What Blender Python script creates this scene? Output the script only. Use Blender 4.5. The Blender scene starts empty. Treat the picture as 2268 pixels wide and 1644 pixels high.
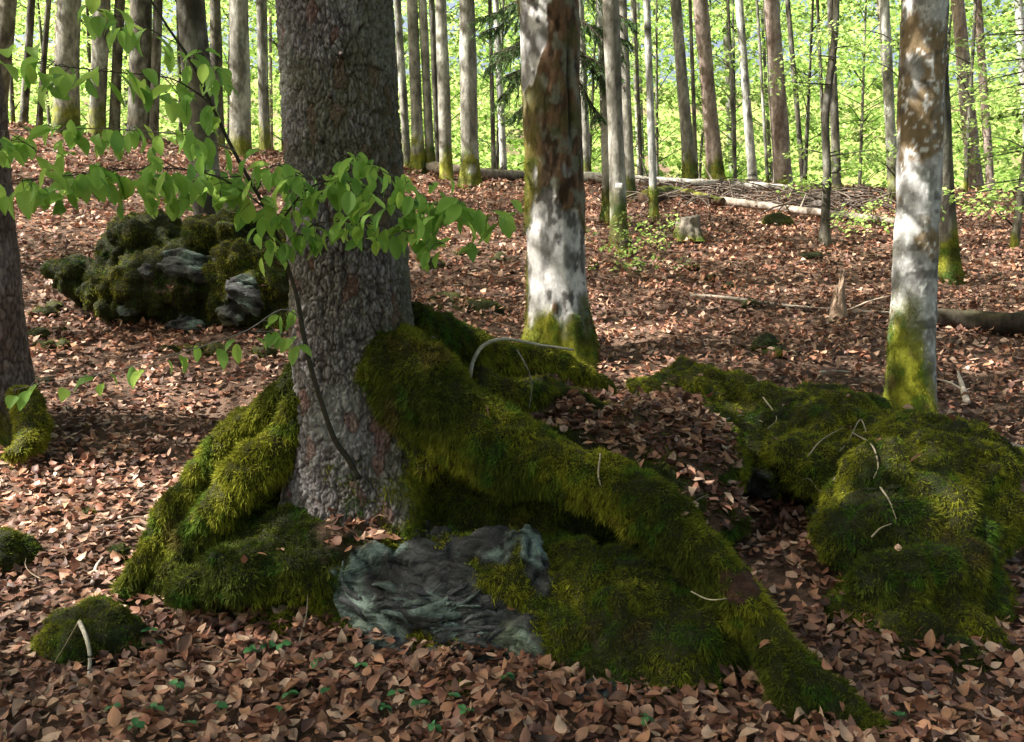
import bpy, bmesh, math, random
import numpy as np
from mathutils import Vector
from mathutils.bvhtree import BVHTree

# ------------------------------------------------------------------ camera, world, sun, exposure
SC = bpy.context.scene
COL = SC.collection
FPX, CX, CY = 1964.0, 1134.0, 822.0          # focal length / centre of the photograph, measured on a 2268 px wide copy
CAMZ, PITCH = 1.6, math.radians(8.0)
cam_d = bpy.data.cameras.new('camera'); cam = bpy.data.objects.new('camera', cam_d); COL.objects.link(cam)
cam.location = (0, 0, CAMZ); cam.rotation_euler = (math.pi/2 - PITCH, 0, 0)
cam_d.sensor_width = 36; cam_d.lens = 36*FPX/2268; cam_d.clip_end = 2000; cam_d.clip_start = .05
SC.camera = cam
SUN_EL = math.radians(50); SUN_H = np.array([-.985, -.17])
SUN = np.array([SUN_H[0]*math.cos(SUN_EL), SUN_H[1]*math.cos(SUN_EL), math.sin(SUN_EL)]); SUN /= np.linalg.norm(SUN)
w = bpy.data.worlds.new('World'); SC.world = w; w.use_nodes = True
nt = w.node_tree; bg = nt.nodes['Background']
sky = nt.nodes.new('ShaderNodeTexSky'); sky.sky_type = 'NISHITA'; sky.sun_disc = False
sky.sun_elevation = SUN_EL; sky.sun_rotation = math.atan2(SUN[0], SUN[1]); sky.air_density = 1.0; sky.dust_density = 9.0; sky.ozone_density = .6
nt.links.new(sky.outputs[0], bg.inputs[0]); bg.inputs[1].default_value = .09
sl = bpy.data.lights.new('sun', 'SUN'); sl.energy = 5.0; sl.angle = math.radians(.55); sl.color = (1, .95, .86)
so = bpy.data.objects.new('sun', sl); COL.objects.link(so); so.location = (-20, 0, 30)
so.rotation_euler = Vector(SUN).to_track_quat('Z', 'Y').to_euler()
SC.view_settings.view_transform = 'Standard'; SC.view_settings.look = 'None'; SC.view_settings.gamma = 1
SC.view_settings.use_curve_mapping = False; SC.view_settings.exposure = 2.05
SC.render.engine = 'CYCLES'
cy = SC.cycles; cy.max_bounces = 7; cy.diffuse_bounces = 4; cy.glossy_bounces = 2; cy.transmission_bounces = 5; cy.transparent_max_bounces = 4
cy.use_denoising = True; cy.denoising_prefilter = 'NONE'; cy.sample_clamp_indirect = 6; cy.caustics_reflective = False; cy.caustics_refractive = False
try: cy.denoiser = 'OPENIMAGEDENOISE'
except Exception: pass

# ------------------------------------------------------------------ measuring helpers
rng = np.random.default_rng(11); random.seed(5)
CP, SP = math.cos(PITCH), math.sin(PITCH)
def ray(px, py):
    xc, yc = (px-CX)/FPX, (CY-py)/FPX
    d = np.array([xc, CP + yc*SP, -SP + yc*CP]); return d/d[1]
def P(px, py, Y):                                   # the point seen at (px, py) that lies Y metres ahead
    return np.array([0, 0, CAMZ]) + ray(px, py)*Y
def sstep(a, b, x): t = np.clip((x-a)/(b-a), 0, 1); return t*t*(3-2*t)

def hash3(ix, iy, iz, seed):
    n = (ix*73856093) ^ (iy*19349663) ^ (iz*83492791) ^ (seed*26543577)
    n = (n ^ (n >> 13))*1274126177 & 0x7fffffff
    n = (n ^ (n >> 15))*2246822519 & 0x7fffffff
    return ((n ^ (n >> 16)) & 0xffffff)/float(0xffffff)
def vn(p, seed=0):
    i = np.floor(p).astype(np.int64); f = p-i; f = f*f*(3-2*f); r = 0
    for a in (0, 1):
        for b in (0, 1):
            for c in (0, 1):
                wgt = (f[:, 0] if a else 1-f[:, 0])*(f[:, 1] if b else 1-f[:, 1])*(f[:, 2] if c else 1-f[:, 2])
                r = r + wgt*hash3(i[:, 0]+a, i[:, 1]+b, i[:, 2]+c, seed)
    return r
def fbm(p, o=4, seed=0, g=.5):
    s = 0; a = 1; t = 0
    for k in range(o): s = s + a*vn(p*(2.03**k)+k*17.3, seed+k); t += a; a *= g
    return s/t
def worley(p, seed=0):                              # 2-D cells: nearest, second nearest, cell id
    i = np.floor(p).astype(np.int64); f1 = np.full(len(p), 9.); f2 = np.full(len(p), 9.); idd = np.zeros(len(p))
    for a in (-1, 0, 1):
        for b in (-1, 0, 1):
            cx_, cy_ = i[:, 0]+a, i[:, 1]+b; z = np.zeros_like(cx_)
            qx = cx_+hash3(cx_, cy_, z, seed); qy = cy_+hash3(cx_, cy_, z+1, seed)
            d = np.hypot(p[:, 0]-qx, p[:, 1]-qy); m = d < f1
            f2 = np.where(m, f1, np.minimum(f2, d)); idd = np.where(m, hash3(cx_, cy_, z+2, seed), idd); f1 = np.where(m, d, f1)
    return f1, f2, idd

# ------------------------------------------------------------------ terrain height
def H(x, y):
    x = np.asarray(x, float); y = np.asarray(y, float)
    yr = np.log1p(np.exp((y-4.2)/.6))*.6                                  # soft start of the slope
    up = .211*yr; yrd = 20 + .12*x
    over = np.log1p(np.exp(np.clip((y-yrd)/1.5, -30, 30)))*1.5
    up = up - .246*over                                                    # the crest: flat and gently falling beyond it
    tilt = np.where(x < 0, -.12*x, -.045*x)*sstep(4, 18, y)
    tilt = np.clip(tilt, -1.6, 2.4)
    p = np.stack([x.ravel(), y.ravel(), np.zeros(x.size)], 1)
    n = ((fbm(p*.55, 3, 3)-.5)*.30*sstep(3, 9, p[:, 1]) + (fbm(p*2.3, 2, 9)-.5)*.07).reshape(x.shape)
    gully = .12*np.exp(-(((x-1.25)/.5)**2+((y-4.0)/.5)**2))
    back = .0 - .0*y
    return up + tilt + n + gully + back
def G(px, py, ymax=60):                              # where the line of sight through (px, py) meets the ground
    d = ray(px, py); ys = np.linspace(2, ymax, 1600); z = CAMZ+d[2]*ys
    h = H(d[0]*ys, ys); k = np.argmax(h > z)
    if not (h > z).any() or ys[k] > 26:
        if py < 520: return G(px, py+4, ymax)        # over the crest: take the ground just below it
        k = len(ys)-1
    return np.array([d[0]*ys[k], ys[k], float(H(d[0]*ys[k], ys[k]))])
def GY(px, Y):                                       # ground point Y metres ahead in the direction of column px
    x = (px-CX)/FPX*Y*1.0; return np.array([x, Y, float(H(x, Y))])

# ------------------------------------------------------------------ materials
def mat(name):
    m = bpy.data.materials.new(name); m.use_nodes = True; n = m.node_tree; n.nodes.clear(); return m, n
def N(n, t, **kw):
    o = n.nodes.new(t)
    for k, v in kw.items():
        if k in o.inputs: o.inputs[k].default_value = v
        else: setattr(o, k, v)
    return o
def surf(name, fine=60., stretch=(1, 1, 1), amt=.35, rough=.9, bump=.4, bdist=.01, bscale=80., vor=False, obj_rand=0., ramp=None, trans=0., spec=.2):
    """Col attribute (or a ramp over Object random) x fine procedural grain, bump, optional translucency."""
    m, n = mat(name); L = n.links.new
    out = N(n, 'ShaderNodeOutputMaterial'); tc = N(n, 'ShaderNodeTexCoord'); mp = N(n, 'ShaderNodeMapping'); mp.inputs['Scale'].default_value = stretch
    L(tc.outputs['Object'], mp.inputs[0])
    if ramp:
        oi = N(n, 'ShaderNodeObjectInfo'); cr = N(n, 'ShaderNodeValToRGB'); L(oi.outputs['Random'], cr.inputs[0])
        while len(cr.color_ramp.elements) < len(ramp): cr.color_ramp.elements.new(.5)
        for k, c in enumerate(ramp): cr.color_ramp.elements[k].position = k/(len(ramp)-1); cr.color_ramp.elements[k].color = (*c, 1)
        col = cr.outputs[0]
    else:
        at = N(n, 'ShaderNodeAttribute'); at.attribute_name = 'Col'; col = at.outputs['Color']
    nz = N(n, 'ShaderNodeTexNoise', Scale=fine, Detail=4., Roughness=.65); L(mp.outputs[0], nz.inputs['Vector'])
    mr = N(n, 'ShaderNodeMapRange'); mr.inputs[1].default_value = .25; mr.inputs[2].default_value = .75
    mr.inputs[3].default_value = 1-amt; mr.inputs[4].default_value = 1+amt; L(nz.outputs[0], mr.inputs[0])
    mx = N(n, 'ShaderNodeMix', data_type='RGBA', blend_type='MULTIPLY'); mx.inputs[0].default_value = 1
    L(col, mx.inputs[6]); L(mr.outputs[0], mx.inputs[7])
    b = N(n, 'ShaderNodeBsdfPrincipled', Roughness=rough); b.inputs['Specular IOR Level'].default_value = spec
    L(mx.outputs[2], b.inputs['Base Color'])
    if bump:
        if vor: t2 = N(n, 'ShaderNodeTexVoronoi', Scale=bscale); bo = t2.outputs[0]
        else: t2 = N(n, 'ShaderNodeTexNoise', Scale=bscale, Detail=5., Roughness=.7); bo = t2.outputs[0]
        L(mp.outputs[0], t2.inputs['Vector'])
        bp = N(n, 'ShaderNodeBump', Strength=bump, Distance=bdist); L(bo, bp.inputs['Height']); L(bp.outputs[0], b.inputs['Normal'])
    if trans:
        tr = N(n, 'ShaderNodeBsdfTranslucent'); ms = N(n, 'ShaderNodeMixShader'); ms.inputs[0].default_value = trans
        hs = N(n, 'ShaderNodeHueSaturation', Hue=.495, Saturation=.92, Value=1.5); L(mx.outputs[2], hs.inputs['Color']); L(hs.outputs[0], tr.inputs[0])
        L(b.outputs[0], ms.inputs[1]); L(tr.outputs[0], ms.inputs[2]); L(ms.outputs[0], out.inputs[0])
    else: L(b.outputs[0], out.inputs[0])
    return m
M_SOIL = surf('leaf mould soil', fine=45, amt=.6, bump=.8, bdist=.02, bscale=55)
M_LITTER = surf('fallen leaves', fine=30, amt=.25, rough=.55, bump=.2, bscale=60, trans=.12, spec=.35)
LEAFRAMP = [(.11, .05, .03), (.32, .17, .10), (.18, .078, .046), (.42, .29, .20), (.25, .115, .07), (.15, .08, .055), (.32, .16, .085)]
M_LEAF1 = surf('single fallen leaf', fine=40, amt=.25, rough=.55, bump=.3, bscale=70, trans=.12, ramp=LEAFRAMP, spec=.35)
def schist(name):
    m, n = mat(name); L = n.links.new; out = N(n, 'ShaderNodeOutputMaterial'); tc = N(n, 'ShaderNodeTexCoord'); at = N(n, 'ShaderNodeAttribute'); at.attribute_name = 'Col'
    wn = N(n, 'ShaderNodeTexNoise', Scale=2.2, Detail=3.); L(tc.outputs['Object'], wn.inputs['Vector'])
    wa = N(n, 'ShaderNodeVectorMath', operation='MULTIPLY_ADD'); wa.inputs[1].default_value = (.45, .45, .45); L(wn.outputs['Color'], wa.inputs[0]); L(tc.outputs['Object'], wa.inputs[2])
    mp = N(n, 'ShaderNodeMapping'); mp.inputs['Scale'].default_value = (3.2, 3.2, 17); mp.inputs['Rotation'].default_value = (0, .35, 0); L(wa.outputs[0], mp.inputs[0])
    st = N(n, 'ShaderNodeTexNoise', Scale=1.3, Detail=7., Roughness=.68); L(mp.outputs[0], st.inputs['Vector'])
    r1 = N(n, 'ShaderNodeMapRange'); [setattr(r1.inputs[k], 'default_value', v) for k, v in ((1, .36), (2, .60), (3, .12), (4, 1.75))]; L(st.outputs[0], r1.inputs[0])
    fn = N(n, 'ShaderNodeTexNoise', Scale=70., Detail=5., Roughness=.7); L(tc.outputs['Object'], fn.inputs['Vector'])
    r2 = N(n, 'ShaderNodeMapRange'); [setattr(r2.inputs[k], 'default_value', v) for k, v in ((1, .25), (2, .75), (3, .5), (4, 1.5))]; L(fn.outputs[0], r2.inputs[0])
    ma = N(n, 'ShaderNodeMix', data_type='FLOAT'); L(at.outputs['Alpha'], ma.inputs[0]); ma.inputs[2].default_value = 1; L(r1.outputs[0], ma.inputs[3])
    mu = N(n, 'ShaderNodeMath', operation='MULTIPLY'); L(ma.outputs[0], mu.inputs[0]); L(r2.outputs[0], mu.inputs[1])
    mx = N(n, 'ShaderNodeMix', data_type='RGBA', blend_type='MULTIPLY'); mx.inputs[0].default_value = 1; L(at.outputs['Color'], mx.inputs[6]); L(mu.outputs[0], mx.inputs[7])
    b = N(n, 'ShaderNodeBsdfPrincipled', Roughness=.8); b.inputs['Specular IOR Level'].default_value = .25; L(mx.outputs[2], b.inputs['Base Color'])
    b1 = N(n, 'ShaderNodeBump', Strength=.9, Distance=.05); L(st.outputs[0], b1.inputs['Height']); b2 = N(n, 'ShaderNodeBump', Strength=.6, Distance=.012); L(fn.outputs[0], b2.inputs['Height']); L(b1.outputs[0], b2.inputs['Normal']); L(b2.outputs[0], b.inputs['Normal'])
    L(b.outputs[0], out.inputs[0]); return m
M_ROCK = schist('schist and moss')
M_MOSS = surf('moss shoots', fine=25, amt=.3, bump=0, rough=.8, trans=.22, spec=.15)
M_SPRUCE = surf('spruce bark', fine=55, stretch=(1, 1, .6), amt=.45, bump=.8, bdist=.012, bscale=70, rough=.9)
M_BEECH = surf('beech bark', fine=34, stretch=(1, 1, .7), amt=.32, bump=.5, bdist=.01, bscale=50, rough=.85)
M_FAR = surf('far bark', fine=16, stretch=(1, 1, .5), amt=.65, bump=.6, bdist=.03, bscale=22, rough=.9)
M_WOOD = surf('dead wood', fine=60, stretch=(1, 1, 1), amt=.4, bump=.5, bdist=.005, bscale=90, rough=.85)
M_SAP = surf('sapling leaf', fine=18, amt=.12, bump=.25, bdist=.004, bscale=60, rough=.5, trans=.5, spec=.3,
             ramp=[(.17, .33, .05), (.25, .43, .07), (.13, .28, .05), (.33, .50, .08), (.20, .38, .055)])
M_CROWN = surf('crown leaves', fine=6, amt=.2, bump=0, rough=.55, trans=.55, spec=.25)
M_NEEDLE = surf('spruce needles', fine=8, amt=.3, bump=0, rough=.6, trans=.15, spec=.2)
M_SEED = surf('seedling leaf', fine=30, amt=.15, bump=.2, bscale=80, rough=.5, trans=.3, ramp=[(.05, .16, .06), (.08, .22, .08), (.04, .13, .05)])
M_TAG = surf('white enamel', fine=10, amt=.05, bump=0, ramp=[(.8, .8, .78), (.8, .8, .78)], rough=.4)

# ------------------------------------------------------------------ mesh helpers
def new_mesh(name, V, F, m, col=None, smooth=True):
    V = np.asarray(V, np.float32); F = np.asarray(F, np.int32); k = F.shape[1]
    me = bpy.data.meshes.new(name); me.vertices.add(len(V)); me.vertices.foreach_set('co', V.ravel())
    me.loops.add(F.size); me.loops.foreach_set('vertex_index', F.ravel()); me.polygons.add(len(F))
    me.polygons.foreach_set('loop_start', np.arange(0, F.size, k, dtype=np.int32))
    if smooth: me.polygons.foreach_set('use_smooth', np.ones(len(F), bool))
    if col is not None:
        a = me.attributes.new('Col', 'FLOAT_COLOR', 'POINT'); c = np.ones((len(V), 4), np.float32); c[:, :np.shape(col)[1]] = np.clip(col, 0, 1)
        a.data.foreach_set('color', c.ravel())
    me.update(calc_edges=True); me.materials.append(m); return me
def tag(o, label=None, cat=None, group=None, kind=None):
    for k, v in (('label', label), ('category', cat), ('group', group), ('kind', kind)):
        if v: o[k] = v
    return o
def link(name, me, loc=(0, 0, 0), parent=None):
    o = bpy.data.objects.new(name, me); COL.objects.link(o); o.location = [float(v) for v in loc]; o.parent = parent; return o
class Thing:
    """An Empty at the thing's base; its parts are meshes given in world coordinates."""
    def __init__(s, name, label, cat, origin, group=None):
        s.o = np.array(origin, float); s.e = link(name, None, s.o); tag(s.e, label, cat, group)
    def part(s, name, V, F, m, col=None, parent=None, smooth=True, label=None, kind=None):
        o = link(name, new_mesh(name, np.asarray(V)-s.o, F, m, col, smooth), (0, 0, 0), parent or s.e); return tag(o, label, None, None, kind)
def single(name, V, F, m, col, label, cat, group=None, origin=None, smooth=True):
    V = np.asarray(V); o0 = np.array([V[:, 0].mean(), V[:, 1].mean(), V[:, 2].min()]) if origin is None else np.array(origin)
    return tag(link(name, new_mesh(name, V-o0, F, m, col, smooth), o0), label, cat, group)
def normals(V, F):
    a, b, c = V[F[:, 0]], V[F[:, 1]], V[F[:, 2]]; fn = np.cross(b-a, c-a)
    if F.shape[1] == 4: fn = np.cross(V[F[:, 2]]-a, V[F[:, 3]]-b)
    n = np.zeros_like(V)
    for k in range(F.shape[1]): np.add.at(n, F[:, k], fn)
    return n/np.maximum(np.linalg.norm(n, axis=1), 1e-9)[:, None]
def tris(F):
    return F if F.shape[1] == 3 else np.concatenate([F[:, [0, 1, 2]], F[:, [0, 2, 3]]])
def catmull(pts, n):
    p = np.asarray(pts, float); p = np.vstack([2*p[0]-p[1], p, 2*p[-1]-p[-2]]); out = []; m = len(p)-3
    for t in np.linspace(0, m-1e-6, n):
        i = int(t); f = t-i; a, b, c, d = p[i], p[i+1], p[i+2], p[i+3]
        out.append(.5*((2*b)+(-a+c)*f+(2*a-5*b+4*c-d)*f*f+(-a+3*b-3*c+d)*f**3))
    return np.array(out)
def tube(pts, radii, n=40, seg=10, squash=1.0, lump=0., seed=0, caps=True):
    """A round limb along a smooth path: rings across the path, closed ends."""
    q = catmull(np.column_stack([np.asarray(pts, float), np.asarray(radii, float)]), n); c, r = q[:, :3], np.maximum(q[:, 3], .0006)
    t = np.gradient(c, axis=0); t /= np.linalg.norm(t, axis=1)[:, None]
    ref = np.where(np.abs(t[:, 2:3]) > .9, np.array([[0, 1., 0]]), np.array([[0, 0, 1.]]))
    s = np.cross(t, ref); s /= np.linalg.norm(s, axis=1)[:, None]; u = np.cross(s, t)
    th = np.linspace(0, 2*math.pi, seg, endpoint=False)
    V = c[:, None]+r[:, None, None]*(np.cos(th)[None, :, None]*s[:, None]+squash*np.sin(th)[None, :, None]*u[:, None])
    V = V.reshape(-1, 3)
    i = np.arange(n-1)[:, None]*seg; j = np.arange(seg)[None]; k = (j+1) % seg
    F = np.stack([i+j, i+seg+j, i+seg+k, i+k], -1).reshape(-1, 4)
    if caps:
        V = np.vstack([V, c[0], c[-1]]); a = len(V)-2; jj = np.arange(seg); kk = (jj+1) % seg
        F = np.vstack([F, np.stack([np.full(seg, a), jj, kk, kk], 1), np.stack([np.full(seg, a+1), (n-1)*seg+kk, (n-1)*seg+jj, (n-1)*seg+jj], 1)])
        F = np.vstack([tris(F[:-2*seg]), F[-2*seg:, :3]])
    if lump:
        nn = normals(V, F); V = V+nn*((fbm(V*9+seed, 3, seed)-.5)*lump)[:, None]
    return V, F
def join(parts):
    Vs, Fs, o = [], [], 0
    for V, F in parts: Vs.append(V); Fs.append(tris(np.asarray(F))+o); o += len(V)
    return np.vstack(Vs), np.vstack(Fs)
def ico(sub):
    b = bmesh.new(); bmesh.ops.create_icosphere(b, subdivisions=sub, radius=1); b.verts.ensure_lookup_table()
    V = np.array([v.co[:] for v in b.verts]); F = np.array([[v.index for v in f.verts] for f in b.faces]); b.free(); return V, F
ICO = {k: ico(k) for k in (2, 3, 4, 5)}
def ell(c, r, rotz=0., tilt=0.):
    V, F = ICO[3]; V = V*np.array(r)
    ca, sa = math.cos(tilt), math.sin(tilt); V = np.stack([V[:, 0]*ca+V[:, 2]*sa, V[:, 1], -V[:, 0]*sa+V[:, 2]*ca], 1)
    ca, sa = math.cos(rotz), math.sin(rotz); V = np.stack([V[:, 0]*ca-V[:, 1]*sa, V[:, 0]*sa+V[:, 1]*ca, V[:, 2]], 1)
    return V+np.array(c), F
def fuse(parts, voxel, smooth):
    """Union of overlapping closed shapes into one continuous skin."""
    V, F = join(parts); me = bpy.data.meshes.new('tmp'); me.from_pydata(V.tolist(), [], F.tolist()); o = bpy.data.objects.new('tmp', me); COL.objects.link(o)
    m = o.modifiers.new('r', 'REMESH'); m.mode = 'VOXEL'; m.voxel_size = voxel
    s = o.modifiers.new('s', 'SMOOTH'); s.factor = .5; s.iterations = smooth
    dg = bpy.context.evaluated_depsgraph_get(); ev = o.evaluated_get(dg); e = ev.to_mesh()
    V = np.empty(len(e.vertices)*3, np.float32); e.vertices.foreach_get('co', V)
    F = np.empty(len(e.loops), np.int32); e.loops.foreach_get('vertex_index', F)
    V = V.reshape(-1, 3).astype(float); F = F.reshape(-1, 4); ev.to_mesh_clear(); bpy.data.objects.remove(o); bpy.data.meshes.remove(me); return V, F
CAM = np.array([0, 0, CAMZ])
def mixc(a, b, t): return np.asarray(a)*(1-t[:, None])+np.asarray(b)*t[:, None]
def bil(p, o=3, seed=0, g=.5):                       # rounded cushions with sharp valleys between them
    r = 0; a = 1; t = 0
    for k in range(o): r = r+a*np.abs(vn(p*(2.1**k)+k*7.7, seed+k)*2-1); t += a; a *= g
    return r/t
def moss_colour(p, seed=0):
    a = fbm(p*3.1+5, 3, 41+seed); b = fbm(p*11.+3, 3, 51+seed)
    c = mixc((.045, .058, .006), (.165, .170, .013), sstep(.36, .66, a)); c = mixc(c, (.030, .095, .010), sstep(.58, .68, b)*.55)
    return mixc(c, (.085, .055, .02), sstep(.66, .78, fbm(p*6+31, 3, 61+seed))*.6)
UNDER = np.array((.020, .020, .008))                # dark peaty felt the moss shoots grow from
def moss_blades(V, F, mask, dens, length=.022, width=.0054, droop=.6, seed=0, cmul=1.0, cull=-.35):
    """Thousands of short moss shoots rooted on a surface wherever mask says so."""
    T = tris(F); a, b, c = V[T[:, 0]], V[T[:, 1]], V[T[:, 2]]; cr = np.cross(b-a, c-a); ar = np.linalg.norm(cr, axis=1)*.5
    fn = cr/np.maximum(ar*2, 1e-12)[:, None]; cen = (a+b+c)/3; view = CAM-cen; view /= np.linalg.norm(view, axis=1)[:, None]
    wt = ar*mask[T].mean(1)*((fn*view).sum(1) > cull)
    n = int(wt.sum()*dens)
    if n < 3: return None
    g = np.random.default_rng(seed+100); k = g.choice(len(T), n, p=wt/wt.sum()); u, v = g.random(n), g.random(n); s = np.sqrt(u)
    p = a[k]*(1-s)[:, None]+b[k]*(s*(1-v))[:, None]+c[k]*(s*v)[:, None]; nn = fn[k]
    clump = .62+.95*sstep(.3, .7, fbm(p*26, 2, 7))
    d = nn*.75+g.normal(0, .42, (n, 3)); d[:, 2] -= droop*(1-np.clip(nn[:, 2], 0, 1)); d /= np.linalg.norm(d, axis=1)[:, None]
    side = np.cross(d, g.normal(0, 1, (n, 3))); side /= np.maximum(np.linalg.norm(side, axis=1), 1e-6)[:, None]
    L = (length*clump*g.uniform(.5, 1.35, n))[:, None]; W = width*g.uniform(.7, 1.4, n)[:, None]
    p0 = p-nn*.003
    tip = p0+d*L; tip[:, 2] -= (L[:, 0]*.25)
    B = np.stack([p0-side*W*.5, p0+side*W*.5, tip], 1).reshape(-1, 3)
    col = np.repeat(moss_colour(p, 0)*(g.uniform(.6, 1.5, n)*(.75+.5*clump/1.5))[:, None]*cmul, 3, 0)
    return B, np.arange(n*3).reshape(-1, 3), col

# ------------------------------------------------------------------ leaves in bulk
def leaf_template(kind):
    if kind == 8:
        v = [(0, 0, 0), (.30, .30, 0), (.34, 0, 0), (.30, -.30, 0), (.70, .24, 0), (.72, 0, 0), (.70, -.24, 0), (1, 0, 0)]
        f = [(0, 2, 1), (0, 3, 2), (1, 2, 5), (1, 5, 4), (2, 3, 6), (2, 6, 5), (4, 5, 7), (5, 6, 7)]
    elif kind == 14:
        v = [(0, 0, 0), (.14, .16, 0), (.36, .29, 0), (.62, .27, 0), (.84, .14, 0), (1, 0, 0), (.84, -.14, 0), (.62, -.27, 0), (.36, -.29, 0), (.14, -.16, 0), (.3, 0, 0), (.66, 0, 0)]
        f = [(0, 10, 1), (1, 10, 2), (2, 10, 11), (2, 11, 3), (3, 11, 4), (4, 11, 5), (0, 9, 10), (9, 8, 10), (8, 11, 10), (8, 7, 11), (7, 6, 11), (6, 5, 11)]
    elif kind == 4:
        v = [(0, 0, 0), (.38, .30, 0), (.62, .26, 0), (1, 0, 0), (.62, -.26, 0), (.38, -.30, 0)]
        f = [(0, 5, 1), (1, 5, 4), (1, 4, 2), (2, 4, 3)]
    else:
        v = [(0, 0, 0), (.45, .32, 0), (1, 0, 0), (.45, -.32, 0)]; f = [(0, 3, 1), (1, 3, 2)]
    return np.array(v, float), np.array(f)
def rot(yaw, pitch, roll):
    cz, sz, cp, sp, cr, sr = np.cos(yaw), np.sin(yaw), np.cos(pitch), np.sin(pitch), np.cos(roll), np.sin(roll)
    R = np.empty((len(yaw), 3, 3))
    R[:, 0, 0] = cz*cp; R[:, 0, 1] = cz*sp*sr-sz*cr; R[:, 0, 2] = cz*sp*cr+sz*sr
    R[:, 1, 0] = sz*cp; R[:, 1, 1] = sz*sp*sr+cz*cr; R[:, 1, 2] = sz*sp*cr-cz*sr
    R[:, 2, 0] = -sp; R[:, 2, 1] = cp*sr; R[:, 2, 2] = cp*cr
    return R
def leaves(pos, size, R, col, kind=4, fold=0., curl=0., g=rng):
    t, f = leaf_template(kind); n = len(pos); L = np.repeat(t[None], n, 0)
    L[:, :, 1] *= g.uniform(.8, 1.25, n)[:, None]
    if fold or curl:
        L[:, :, 2] = np.abs(L[:, :, 1])*g.normal(0, 1, n)[:, None]*fold+(L[:, :, 0]-.5)**2*g.normal(0, 1, n)[:, None]*curl
    L *= np.asarray(size)[:, None, None]; V = np.einsum('nij,nkj->nki', R, L)+pos[:, None]
    F = (f[None]+np.arange(n)[:, None, None]*len(t)).reshape(-1, 3)
    return V.reshape(-1, 3), F, np.repeat(col, len(t), 0)
LITTER = np.array([(.13, .062, .042), (.34, .20, .135), (.21, .095, .06), (.46, .34, .26), (.28, .145, .095), (.17, .095, .072), (.36, .20, .12), (.08, .045, .036), (.24, .12, .08), (.40, .27, .20), (.11, .06, .05)])*np.array((.88, .80, .74))

# ------------------------------------------------------------------ the ground
def axis(n, near, far): t = np.linspace(-1, 1, n); return near*t+(far-near)*np.sign(t)*np.abs(t)**4
gx = axis(211, 8, 240); gy = np.concatenate([np.linspace(-60, 1, 24)[:-1], np.linspace(1, 9, 100)[:-1], np.linspace(9, 30, 80)[:-1], np.linspace(30, 60, 30)[:-1], np.linspace(60, 400, 16)])
XX, YY = np.meshgrid(gx, gy); V = np.column_stack([XX.ravel(), YY.ravel(), H(XX, YY).ravel()])
i = np.arange(len(gy)-1)[:, None]*len(gx); j = np.arange(len(gx)-1)[None]
F = np.stack([i+j, i+j+1, i+len(gx)+j+1, i+len(gx)+j], -1).reshape(-1, 4)
soil = mixc((.055, .033, .022), (.13, .08, .055), fbm(V*3.1, 3, 5)); far = sstep(20, 27, V[:, 1])
soil = mixc(soil, (.17, .21, .05), far*sstep(.3, .6, fbm(V*.4, 3, 77)))
V[:, 2] -= .03
ground = tag(link('ground', new_mesh('ground', V, F, M_SOIL, soil)), kind='structure')
ground['label'] = 'forest floor of brown leaf mould rising to a crest'

# ------------------------------------------------------------------ boulders
ROCKS = []                                           # (V, F, leaf mask) kept for the litter that lies on top
def rock_skin(V, F, bare, lump=.05, strata=.02, seed=0, swirl=(0, 0, 0)):
    """Mossy lumps where covered, layered broken schist where bare (0..1 per vertex)."""
    n = normals(V, F); q = V.copy()
    big = (fbm(q*2.3+seed, 3, 11+seed)-.5)*.16; lum = (bil(q*3.4+seed, 4, 21+seed)-.33)*lump*2.9+(fbm(q*30, 2, 22)-.5)*.012
    warp = np.stack([fbm(q*2.2+9, 3, 31), fbm(q*2.2+19, 3, 32), fbm(q*2.2+29, 3, 33)], 1)-.5
    s = q+warp*.16
    cyl = np.hypot((s[:, 0]-swirl[0]), (s[:, 2]-swirl[2])*1.25) if swirl[1] else s[:, 2]+.25*s[:, 0]
    lay = cyl*12+(fbm(q*3.0+5, 3, 71)-.5)*2.2; li = np.floor(lay); fr = lay-li
    f1, f2, blk = worley(np.column_stack([s[:, 0]*2.6+li*13.71, s[:, 1]*2.6+li*3.3]), 73)
    hsh = hash3(li.astype(np.int64), np.zeros(len(li), np.int64), np.zeros(len(li), np.int64), 5)
    ledge = (1-fr)*.5+.5*np.minimum(1, fr*6)
    ridge = np.minimum(sstep(0, .13, fr), .45+.55*sstep(0, .05, f2-f1))
    hard = (hsh-.5)*strata*1.5+(blk-.5)*strata*.9+(ledge-.6)*strata*1.0+(ridge-1)*strata*.5+(fbm(q*4, 3, 15)-.5)*.045+(fbm(np.column_stack([s[:, 0]*14, s[:, 1]*14, cyl*55]), 3, 16)-.5)*.030
    d = (big+lum)*(1-bare)+hard*bare
    V2 = V+n*d[:, None]
    lich = sstep(.50, .62, fbm(q*4.3+3, 4, 81)); tone = .5*fbm(np.stack([s[:, 0]*7, s[:, 1]*7, cyl*45], 1), 3, 91)+.5*(.3+.4*blk)
    crk = ridge; rc = mixc((.026, .026, .027), (.075, .077, .075), sstep(.3, .7, tone)); rc = mixc(rc, (.14, .185, .16), sstep(.51, .57, fbm(q*4.3+3, 4, 81))*.85); rc = rc*(.35+.65*crk)[:, None]
    rc = mixc(rc, (.10, .115, .06), sstep(.55, .7, fbm(q*3+44, 3, 83))*.5)
    mc = moss_colour(V2)*.14+UNDER*.5
    return V2, normals(V2, F), mixc(mc, rc, bare)
def region(V, spots, a=.75, b=1.15):                                # union of soft ellipsoids in world space
    m = np.zeros(len(V))
    for c, r in spots: m = np.maximum(m, 1-sstep(a, b, np.sqrt((((V-c)/np.array(r))**2).sum(1))))
    return m
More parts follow.
